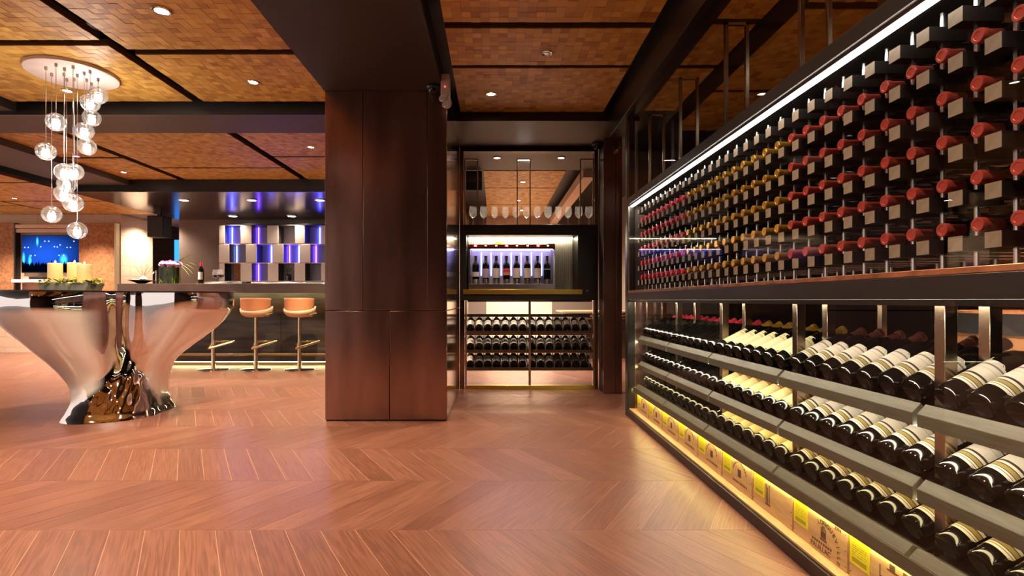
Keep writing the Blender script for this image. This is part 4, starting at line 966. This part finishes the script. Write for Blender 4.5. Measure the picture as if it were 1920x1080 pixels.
# candle centrepiece
cx, cyy = (134 - 928) / 1000 * 4.55, 4.55
t = thing('candle_planter', 'pale square planter of moss on the mirror table', 'planter', (cx, cyy, 1.0045))
b = MB(); w0, w1, h = 0.190, 0.215, 0.075
b.add([(cx - w0, cyy - .09, 1.0045), (cx + w0, cyy - .09, 1.0045), (cx + w0, cyy + .09, 1.0045), (cx - w0, cyy + .09, 1.0045), (cx - w1, cyy - .10, 1.0045 + h), (cx + w1, cyy - .10, 1.0045 + h), (cx + w1, cyy + .10, 1.0045 + h), (cx - w1, cyy + .10, 1.0045 + h)],
      [(0, 3, 2, 1), (4, 5, 6, 7), (0, 1, 5, 4), (1, 2, 6, 5), (2, 3, 7, 6), (3, 0, 4, 7)]); b.build('pot', 'ceramic', t, bev=0.006)
ms = MB(); rnd = random.Random(3)
for k in range(420):
    x = cx + rnd.uniform(-.215, .215); y = cyy + rnd.uniform(-.105, .105); z = 1.0045 + h - 0.015 + rnd.uniform(0, .035)
    l = rnd.uniform(.03, .065); a = rnd.uniform(0, 6.28); e = rnd.uniform(-.5, .7); d = Vector((math.cos(a) * math.cos(e), math.sin(a) * math.cos(e), math.sin(e))) * l; s_ = Vector((-math.sin(a), math.cos(a), 0)) * l * .28
    p = Vector((x, y, z)); ms.add([p, p + d * .5 + s_, p + d, p + d * .5 - s_], [(0, 1, 2, 3)])
ms.build('moss', 'moss', t)['kind'] = 'stuff'
for i, (px, yt, dy) in enumerate(((109, 494, -.03), (133, 492, .04), (160, 496, -.01))):
    x = (px - 928) / 1000 * 4.55; zt = EYE + (563 - yt) / 1000 * 4.55; zb = 1.0045 + h + 0.002
    t = thing('pillar_candle', ['yellow pillar candle, left of three in the moss planter', 'tallest yellow pillar candle, middle of three in the moss planter', 'yellow pillar candle, right of three in the moss planter'][i], 'candle', (x, cyy + dy, zb), 'candles in the planter')
    MB().lathe([(0.0005, 0), (0.050, 0), (0.052, 0.004), (0.052, zt - zb - .004), (0.049, zt - zb), (0.030, zt - zb - .008), (0.0005, zt - zb - .010)], (x, cyy + dy, zb), 26).build('wax', 'candle', t)
    MB().lathe([(0.0005, 0), (0.006, 0.006), (0.005, 0.016), (0.0005, 0.030)], (x, cyy + dy, zt - .006), 10).build('flame', 'flame', t)

# ------------------------------------------------------------------ pendant chandelier
cz = CEIL - 0.004; ccx, ccy = -3.13, 3.955
ch = thing('pendant_chandelier', 'cluster of clear glass globe pendants hanging from a round white canopy', 'chandelier', (ccx, ccy, cz))
MB().lathe([(0.0005, -0.026), (0.275, -0.026), (0.285, -0.020), (0.288, -0.004), (0.288, 0.0)], (ccx, ccy, cz), 56).build('ceiling_plate', 'white', ch)
PEND = [(86, 126, 284), (105, 120, 229), (97, 138, 402), (121, 128, 323), (120, 138, 363), (125, 148, 345), (137, 124, 381), (139, 147, 322), (145, 140, 432), (158, 136, 246), (163, 149, 275), (169, 133, 193), (172, 156, 221), (184, 148, 179)]
gl = MB().sphere((0, 0, 0), 0.062, 32, 20).mesh('glass_globe', 'globe', ang=80)
gi = MB().lathe([(0.0005, -0.046), (0.012, -0.044), (0.020, -0.036), (0.023, -0.018), (0.022, 0.0), (0.0005, 0.002)], n=24).mesh('frosted_bulb', 'bulb', ang=60)
gs_ = MB().lathe([(0.0605, -0.0015), (0.063, -0.0015), (0.063, 0.0015), (0.0605, 0.0015)], n=32).mesh('seam', 'glass')
gc = MB().lathe([(0.0005, 0.066), (0.006, 0.066), (0.006, 0.020), (0.010, 0.016), (0.010, 0.002), (0.0005, 0.002)], n=16).mesh('socket', 'chrome_rough')
for i, (px, py, by_) in enumerate(PEND):
    zc = cz - 0.03; Y = 1000 * (zc - EYE) / (563 - py); X = (px - 928) / 1000 * Y; Zb = EYE + (563 - by_) / 1000 * Y
    p = MB().tube([(X, Y, Zb + 0.06), (X, Y, zc)], 0.0016, 6); p.tube([(X, Y, zc - 0.020), (X, Y, zc + 0.004)], 0.009, 10)
    w = p.build('pendant_wire', 'wire', ch)
    o = place('glass_globe', gl, w, Vector((X, Y, Zb)) - wloc(w)); place('socket', gc, w, o.location); place('frosted_bulb', gi, w, o.location); place('seam', gs_, w, o.location)

# ------------------------------------------------------------------ bar
BX0, BX1 = -5.17, -1.05
bar = thing('bar_counter', 'long dark stone bar with brown top and lit front edge', 'bar counter', (-3.3, 7.66, 0))
def bp_(name, m, *b, bev=0.003): return box(*b).build(name, m, bar, bev=bev)
bp_('counter_top', 'counter', BX0, BX1, 7.30, 8.02, 1.048, 1.158)
for i in range(4):
    x0 = BX0 + .06 + i * 1.02; bp_('front_panel', 'bar_stone', x0, x0 + 1.017, 7.66, 7.69, 0.05, 1.047)
bp_('end_panel', 'bar_stone', BX0 + .03, BX0 + .058, 7.66, 8.0, 0.0, 1.047)
bp_('plinth', 'brass', BX0 + .06, BX1, 7.69, 7.72, 0.0, 0.05)
bp_('under_top_led', 'led_bar', BX0 + .06, BX1, 7.60, 7.615, 1.0405, 1.0475, bev=0); bp_('counter_lip', 'counter', BX0, BX1, 7.30, 7.325, 1.028, 1.0478)
bp_('plinth_led', 'led_bar', BX0 + .06, BX1, 7.676, 7.682, 0.042, 0.048, bev=0)
fr_ = MB().tube([(BX0 + .06, 7.52, 0.165), (BX1, 7.52, 0.165)], 0.022, 14); fr_.build('foot_rail', 'brass', bar)
for i in range(5): x = BX0 + .4 + i * .85; MB().tube([(x, 7.52, 0.165), (x, 7.66, 0.165)], 0.012, 10).build('rail_bracket', 'brass', bar)
st = thing('bar_sink_unit', 'stainless steel rinse tray at the back edge of the bar top', 'sink', (-3.9, 7.95, 1.158))
box(-4.40, -3.74, 7.84, 8.0, 1.1585, 1.172).build('tray', 'steel', st, bev=.002); box(-4.40, -3.78, 7.845, 7.856, 1.178, 1.200).build('front_bar', 'steel', st, bev=.002)
box(-3.78, -3.72, 7.84, 8.0, 1.1725, 1.203).build('end_cap', 'steel', st, bev=.002)
for x in (-4.39, -4.1): box(x, x + .01, 7.845, 7.855, 1.172, 1.178).build('foot', 'steel', st)
tag(box(-3.60, -1.1, 7.86, 8.0, 1.1585, 1.196).build('glass_rail', 'steel', bev=.004), 'long steel glass rail along the bar top behind the stools', 'glass rail')
# back bar shelf unit
SY0, SY1 = 9.66, 9.94
sh = thing('back_bar_shelf', 'wall shelf of staggered champagne fronts and blue lit openings behind the bar', 'shelf', (-4.2, SY1, 1.26))
box(-5.0, -0.9, SY1, 10.049, 1.24, 2.36).build('wall_cleat', 'shelf_dark', sh, smooth=False)
def X10(px): return (px - 928) / 1000 * SY0
SZ = [EYE + (563 - q) / 1000 * SY0 for q in (527.5, 493, 457.5, 422)]
SX0, SX1 = X10(410.5), -0.9
for i, z in enumerate(SZ): box(SX0, SX1, SY0 + .004, SY1, z - .006, z + .006).build('shelf_board', 'champagne' if i < 3 else 'black_soft', sh, smooth=False)
box(SX0, SX1, SY1 - .02, SY1, SZ[0], SZ[3]).build('back_panel', 'shelf_back', sh, smooth=False)
box(SX0, SX0 + .01, SY0 + .004, SY1 - .02, SZ[0], SZ[3]).build('side_panel', 'shelf_dark', sh, smooth=False)
PW_ = 20.3; PITCH = 50.3
rows_ = [(2, 411, 9.5, 'champagne'), (2, 451, 20.5, 'champagne'), (2, 501, 20.5, 'champagne'), (2, 553, 18.5, 'champagne'), (1, 410.5, 19, 'champagne'), (1, 461, 19.5, 'champagne'), (1, 511, 20, 'champagne'), (1, 562, 20, 'champagne'),
         (0, 411, 9.5, 'champagne'), (0, 451, 20.5, 'champagne'), (0, 502, 19.5, 'champagne'), (0, 552, 20, 'champagne'), (0, 602, 20, 'champagne')]
for r_, base in ((2, 603), (1, 612), (0, 652)):
    for q in range(5): rows_.append((r_, base + 50.5 * q, 20, 'champagne'))
for r_, px, w, m in rows_:
    x0 = X10(px); x1 = x0 + w / 1000 * SY0
    if x1 > SX1: continue
    box(x0, x1, SY0, SY0 + .018, SZ[r_] + .008, SZ[r_ + 1] - .008).build('front', m, sh, bev=.002)
    box(x0, x0 + .012, SY0 + .018, SY1 - .02, SZ[r_] + .007, SZ[r_ + 1] - .007).build('divider', 'shelf_dark', sh, smooth=False)
    box(x1 - .012, x1, SY0 + .018, SY1 - .02, SZ[r_] + .007, SZ[r_ + 1] - .007).build('divider', 'shelf_dark', sh, smooth=False)
for r_, px, side, m in ((2, 420.5, 0, 'led_blue'), (2, 471.5, 0, 'led_violet'), (2, 599, 1, 'led_blue'), (1, 429.5, 0, 'led_ice'), (1, 508, 1, 'led_blue'), (1, 531, 0, 'led_violet'), (1, 531, 2, 'led_blue'), (1, 582, 0, 'led_violet'), (0, 471.5, 0, 'led_violet'), (2, 450, 2, 'led_blue')):
    x = X10(px) + .014 if side == 0 else ((px - 928) / 1000 * 9.9 if side == 1 else X10(px) + .19)
    if side == 2 and r_ == 2: x = X10(px) - .02
    box(x, x + .008, SY1 - .036, SY1 - .026, SZ[r_] + .012, SZ[r_ + 1] - .012).build('led_strip', m, sh, smooth=False)
box(X10(431.5) , X10(450), SY0 + .15, SY0 + .155, SZ[0] + .008, SZ[1] - .008).build('wood_front', 'cork', sh, smooth=False)
# back counter below the shelf
tag(box(-5.2, -0.9, 9.60, 10.04, 0.0, 1.232).build('back_counter', 'taupe_wall', bev=.004), 'low taupe cupboard run under the bar shelves', 'back counter')
def leafblade(b, p0, d, l, w, droop, n=6):
    d = Vector(d).normalized(); side = d.cross(Vector((0, 0, 1)));
    if side.length < .1: side = Vector((1, 0, 0))
    side.normalize(); vs = []; p0 = Vector(p0)
    for i in range(n + 1):
        t_ = i / n; p = p0 + d * l * t_ - Vector((0, 0, 1)) * droop * t_ * t_; hw = w * math.sin(math.pi * min(.98, .12 + .86 * t_)); vs += [p - side * hw, p + side * hw]
    b.add(vs, [(2 * i, 2 * i + 1, 2 * i + 3, 2 * i + 2) for i in range(n)])
# plant in the shelf
x, y, z = X10(537), SY0 + .10, SZ[0] + .0065
t = thing('shelf_plant', 'small bamboo plant in a glass of pebbles in the bottom shelf opening', 'plant', (x, y, z))
MB().lathe([(0.0005, .004), (0.045, .004), (0.05, 0.10), (0.048, 0.10), (0.043, .008), (0.0005, .008)], (x, y, z), 20).build('pot', 'glass', t)
pb = MB(); rr = random.Random(5)
for k in range(26): pb.sphere((x + rr.uniform(-.035, .035), y + rr.uniform(-.035, .035), z + rr.uniform(.02, .13)), rr.uniform(.012, .02), 7, 5)
pb.build('pebbles', 'bowl', t)['kind'] = 'stuff'
lb = MB()
for k in range(9): a = rr.uniform(0, 6.28); leafblade(lb, (x + rr.uniform(-.02, .02), y, z + .12 + rr.uniform(0, .08)), (math.cos(a) * .6, math.sin(a) * .3, 1), rr.uniform(.08, .15), .010, .01)
lb.build('leaves', 'leaf', t)
# things on the bar
cz_ = 1.1585
x, y = (265 - 928) / 1000 * 7.5, 7.5
tag(MB().lathe([(0.0005, 0.0), (0.055, 0.0), (0.05, 0.008), (0.10, 0.030), (0.165, 0.050), (0.160, 0.053), (0.09, 0.037), (0.0005, 0.030)], (x, y, cz_), 32).build('shallow_bowl', 'bowl'), 'wide shallow dark bowl on the end of the bar', 'bowl')
t = thing('reed_diffuser', 'reed diffuser with dark sticks among pale stones in the bowl', 'diffuser', (x + .02, y, cz_ + .037))
MB().lathe([(0.0005, 0.0), (0.028, 0.0), (0.045, .018), (0.050, .035), (0.030, .062), (0.014, .07), (0.013, .085), (0.0005, .085)], (x + .03, y, cz_ + .036), 20).build('bottle', 'white', t)
for k in range(6): a = -0.5 + k * .2; MB().tube([(x + .03, y, cz_ + .08), (x + .03 + .24 * math.sin(a), y + .03 * (k % 2), cz_ + .08 + .20 * math.cos(a))], .0025, 5).build('reed', 'reed', t)
rs = MB()
for k in range(9): rs.sphere((x - .105 + .024 * (k // 3), y - .03 + .03 * (k % 3), cz_ + .0625 - .004 * (k // 3)), .012, 8, 5)
tag(rs.build('stones', 'ceramic'), 'pale pebbles lying in the dark bowl', 'stones', kind='stuff')
x, y = (319 - 928) / 1000 * 7.5, 7.5
t = thing('flower_vase', 'square glass vase of lilac flowers with one arching leaf on the bar', 'vase', (x, y, cz_))
b = MB(); w = .10
b.add([(x - w, y - w, cz_), (x + w, y - w, cz_), (x + w, y + w, cz_), (x - w, y + w, cz_), (x - w, y - w, cz_ + .24), (x + w, y - w, cz_ + .24), (x + w, y + w, cz_ + .24), (x - w, y + w, cz_ + .24)], [(0, 3, 2, 1), (0, 1, 5, 4), (1, 2, 6, 5), (2, 3, 7, 6), (3, 0, 4, 7)])
b.build('glass_box', 'vase_glass', t, bev=.004)
rr = random.Random(11)
for k in range(16):
    MB().tube([(x + rr.uniform(-.08, .08), y + rr.uniform(-.07, .07), cz_ + .006), (x + rr.uniform(-.07, .07), y + rr.uniform(-.06, .06), cz_ + .25)], .008, 6).build('stem', 'leaf', t)
for k in range(11):
    a = k * 2.4; q = .035 * math.sqrt(k); c = Vector((x - .005 + q * 1.25 * math.cos(a), y + q * math.sin(a), cz_ + .290 - q * .15)); f = MB(); f.sphere(c, .042, 10, 6, .8)
    for m_ in range(26):
        d = Vector((rr.gauss(0, 1), rr.gauss(0, 1), rr.gauss(.2, 1))).normalized(); u = d.orthogonal().normalized() * .009; p = c + d * .038
        f.add([p - u, p + d * .014 + u.cross(d), p + u, p - d * .004], [(0, 1, 2, 3)])
    f.build('flower', 'flower', t)
lb = MB()
for k in range(7): leafblade(lb, (x + .05, y, cz_ + .28), (.9 - .05 * k, -.05 + .03 * k, .62 - .09 * k), .46 - .04 * k, .013, .10 + .02 * k, 8)
lb.build('arching_leaf', 'leaf', t)
x = (377 - 928) / 1000 * 7.45
bottle((x, 7.45, cz_), (0, 0, R(78)), 'red-capped wine bottle with white label standing on the bar', 'cap_pink', 'plain')
BG = [(0.036, 0.0), (0.035, 0.003), (0.006, 0.006), (0.004, 0.012), (0.004, 0.070), (0.008, 0.078), (0.034, 0.094), (0.047, 0.120), (0.049, 0.140), (0.042, 0.185), (0.036, 0.208), (0.0352, 0.208), (0.041, 0.185), (0.048, 0.140), (0.046, 0.121), (0.033, 0.096), (0.0005, 0.083)]
bg_me = MB().lathe(BG, n=22).mesh('filled_wine_glass', 'wineglass', ang=60)
wn_me = MB().lathe([(0.0005, 0.084), (0.032, 0.097), (0.0455, 0.121), (0.0468, 0.131), (0.0005, 0.131)], n=22).mesh('wine', 'wine', ang=60)
for i, px in enumerate((405, 418.5)):
    o = place('filled_wine_glass', bg_me, None, ((px - 928) / 1000 * 7.6, 7.6 - .07 * i, cz_)); place('wine', wn_me, o)
    tag(o, ['glass of red wine on the bar, nearer the wine bottle', 'glass of red wine on the bar, further from the wine bottle'][i], 'wine glass', 'two filled glasses on the bar')

t = thing('beer_tap', 'slim upright steel tap on the bar beside the flower vase', 'tap', ((293 - 928) / 1000 * 7.7, 7.7, cz_))
x = (293 - 928) / 1000 * 7.7
MB().lathe([(0.0005, 0), (0.03, 0), (0.03, 0.006), (0.012, 0.010), (0.011, 0.20), (0.0005, 0.205)], (x, 7.7, cz_), 16).build('column', 'steel', t)
MB().tube([(x, 7.7, cz_ + .17), (x, 7.65, cz_ + .175), (x, 7.63, cz_ + .15)], .007, 8).build('spout', 'steel', t)
# ------------------------------------------------------------------ bar stools
def stool(px, label):
    Y0 = 7.16; x = (px - 928) / 1000 * Y0
    t = thing('bar_stool', label, 'stool', (x, Y0, 0), 'bar stools at the counter')
    MB().lathe([(0.0005, 0.014), (0.03, 0.014), (0.17, 0.010), (0.198, 0.006), (0.20, 0.0)], (x, Y0, 0), 40).build('base', 'chrome_rough', t)
    MB().lathe([(0.032, 0.012), (0.028, 0.03), (0.026, 0.36), (0.022, 0.37), (0.020, 0.70), (0.034, 0.712)], (x, Y0, 0), 20).build('post', 'stool_metal', t)
    q = MB(); tri = [(x + .005, Y0 - .12, .295), (x - .075, Y0 + .13, .372), (x + .24, Y0 + .10, .372)]
    for k in range(3): q.tube([tri[k], tri[(k + 1) % 3]], .015, 8)
    q.build('footrest', 'stool_metal', t)
    MB().tube([(x + .06, Y0 - .05, .722), (x + .17, Y0 - .06, .752), (x + .255, Y0 - .06, .766)], [.012, .016, .013], 10).build('lever', 'stool_metal', t)
    MB().tube([(x + .05, Y0, .712), (x + .19, Y0 - .02, .716)], .005, 8).build('gas_lever', 'chrome_rough', t)
    box(x - .085, x + .085, Y0 - .085, Y0 + .085, .706, .722).build('seat_plate', 'chrome_rough', t, bev=.006)
    def ring(a):  # plan outline: a = 0 at the back (towards the room)
        return (x + .185 * math.sin(a), Y0 + .02 - .19 * math.cos(a))
    def zrim(a):
        u = min(1, abs(a) / R(105)); return .790 + .062 * u ** 2.0 if u < 1 else .790 + .062 * max(0, 1 - (abs(a) - R(105)) / R(75)) - .02 * min(1, (abs(a) - R(105)) / R(75))
    na, nr = 48, 8; vs = []; fs = []
    for k in range(nr + 1):
        s_ = k / nr
        for i in range(na):
            a = 2 * math.pi * i / na - math.pi; p = ring(a); f = math.sin(s_ * math.pi / 2) if s_ < 1 else 1
            vs.append((x + (p[0] - x) * f, Y0 + (p[1] - Y0) * f, .722 + (zrim(a) - .722) * (s_ ** 3)))
    for k in range(nr):
        for i in range(na): j = (i + 1) % na; fs.append((k * na + i, k * na + j, (k + 1) * na + j, (k + 1) * na + i))
    o = MB().add(vs, fs).build('seat', 'leather_pale', t, ang=80); md = o.modifiers.new('thick', 'SOLIDIFY'); md.thickness = .022; md.offset = 1
    vs = []; fs = []; nu, nv = 28, 8
    for v in range(nv + 1):
        for u in range(nu + 1):
            a = R(-88 + 176 * u / nu); p = ring(a); zb = .772 + .085 * (abs(a) / R(88)) ** 2.2; zt = .962 - .012 * (abs(a) / R(88)) ** 4; q_ = v / nv
            fl = 1.0 + .03 * q_; vs.append((x + (p[0] - x) * fl, Y0 + (p[1] - Y0) * fl, zb + (zt - zb) * q_))
    for v in range(nv):
        for u in range(nu): i = v * (nu + 1) + u; fs.append((i, i + 1, i + nu + 2, i + nu + 1))
    o = MB().add(vs, fs).build('backrest', 'leather', t, ang=80); md = o.modifiers.new('thick', 'SOLIDIFY'); md.thickness = .020; md.offset = 0
    o['label'] = 'curved tan leather backrest'
stool(400, 'bar stool half hidden behind the mirror table'); stool(480, 'tan bar stool in the middle of the three at the bar'); stool(561.5, 'tan bar stool next to the pillar')

# ------------------------------------------------------------------ speaker, screen, wall panels
x0, y0 = (291 - 928) / 1000 * 9.0, 9.0
t = thing('wall_speaker', 'black box loudspeaker hanging from the canopy edge by the stone wall', 'speaker', (x0, y0, 2.0))
box(x0 - .14, x0 + .14, y0, y0 + .24, 2.0, 2.36).build('cabinet', 'speaker', t, bev=.012); box(x0 - .128, x0 + .128, y0 - .006, y0, 2.015, 2.345).build('grille', 'black_soft', t, bev=.003)
box(x0 - .03, x0 + .03, y0 + .1, y0 + .14, 2.36, 2.45).build('bracket', 'black', t)
WF = WY
t = thing('wall_screen', 'flat screen showing a blue lit concert crowd on the stone wall', 'television', (-7.87, WF, 1.42))
box(-8.385, -7.345, WF - .06, WF - .001, 1.415, 2.085).build('housing', 'black', t, bev=.006)
MB().add([(-8.37, WF - .0625, 1.43), (-7.36, WF - .0625, 1.43), (-7.36, WF - .0625, 2.07), (-8.37, WF - .0625, 2.07), (-8.37, WF - .0605, 1.43), (-7.36, WF - .0605, 1.43), (-7.36, WF - .0605, 2.07), (-8.37, WF - .0605, 2.07)],
         [(0, 1, 2, 3), (1, 5, 6, 2), (0, 3, 7, 4), (2, 6, 7, 3), (0, 4, 5, 1)], [[(0, 0), (1, 0), (1, 1), (0, 1)]] + [[(0, 0)] * 4] * 4).build('screen', 'tv', t, smooth=False)
t = thing('screen_surround', 'pale stepped stone surround above the television', 'surround', (-7.87, WF, 2.1))
for k, (a_, z0, z1, d) in enumerate(((0.60, 2.125, 2.19, .10), (0.55, 2.20, 2.262, .14))): box(-7.87 - a_, -7.87 + a_ + .02, WF - d, WF - .0015, z0, z1).build('cornice', 'stone', t, bev=.003)
tag(box(-8.42, -7.30, WF - .22, WF - .0015, 1.24, 1.295).build('media_shelf', 'white', bev=.004), 'pale ledge shelf below the television', 'shelf')
tag(box(-8.16, -7.90, WF - .17, WF - .05, 1.2955, 1.345).build('media_player', 'black', bev=.008), 'small black media box on the ledge below the television', 'media player')
for i, (a_, b_) in enumerate(((-9.45, -8.475), (-7.335, -6.705))):
    t = thing('cork_wall_panel', ['brown cork wall panel at the left edge of the picture, beside the television', 'brown cork wall panel between the television and the stone corner'][i], 'wall panel', ((a_ + b_) / 2, WF, .72), 'cork panels beside the television')
    box(a_, b_, WF - .10, WF - .0015, .72, 2.29).build('cork_board', 'cork', t, bev=.004)
    box(b_, b_ + .03, WF - .11, WF - .0015, .72, 2.29).build('edge_trim', 'brass' if i else 'black', t, bev=.002)
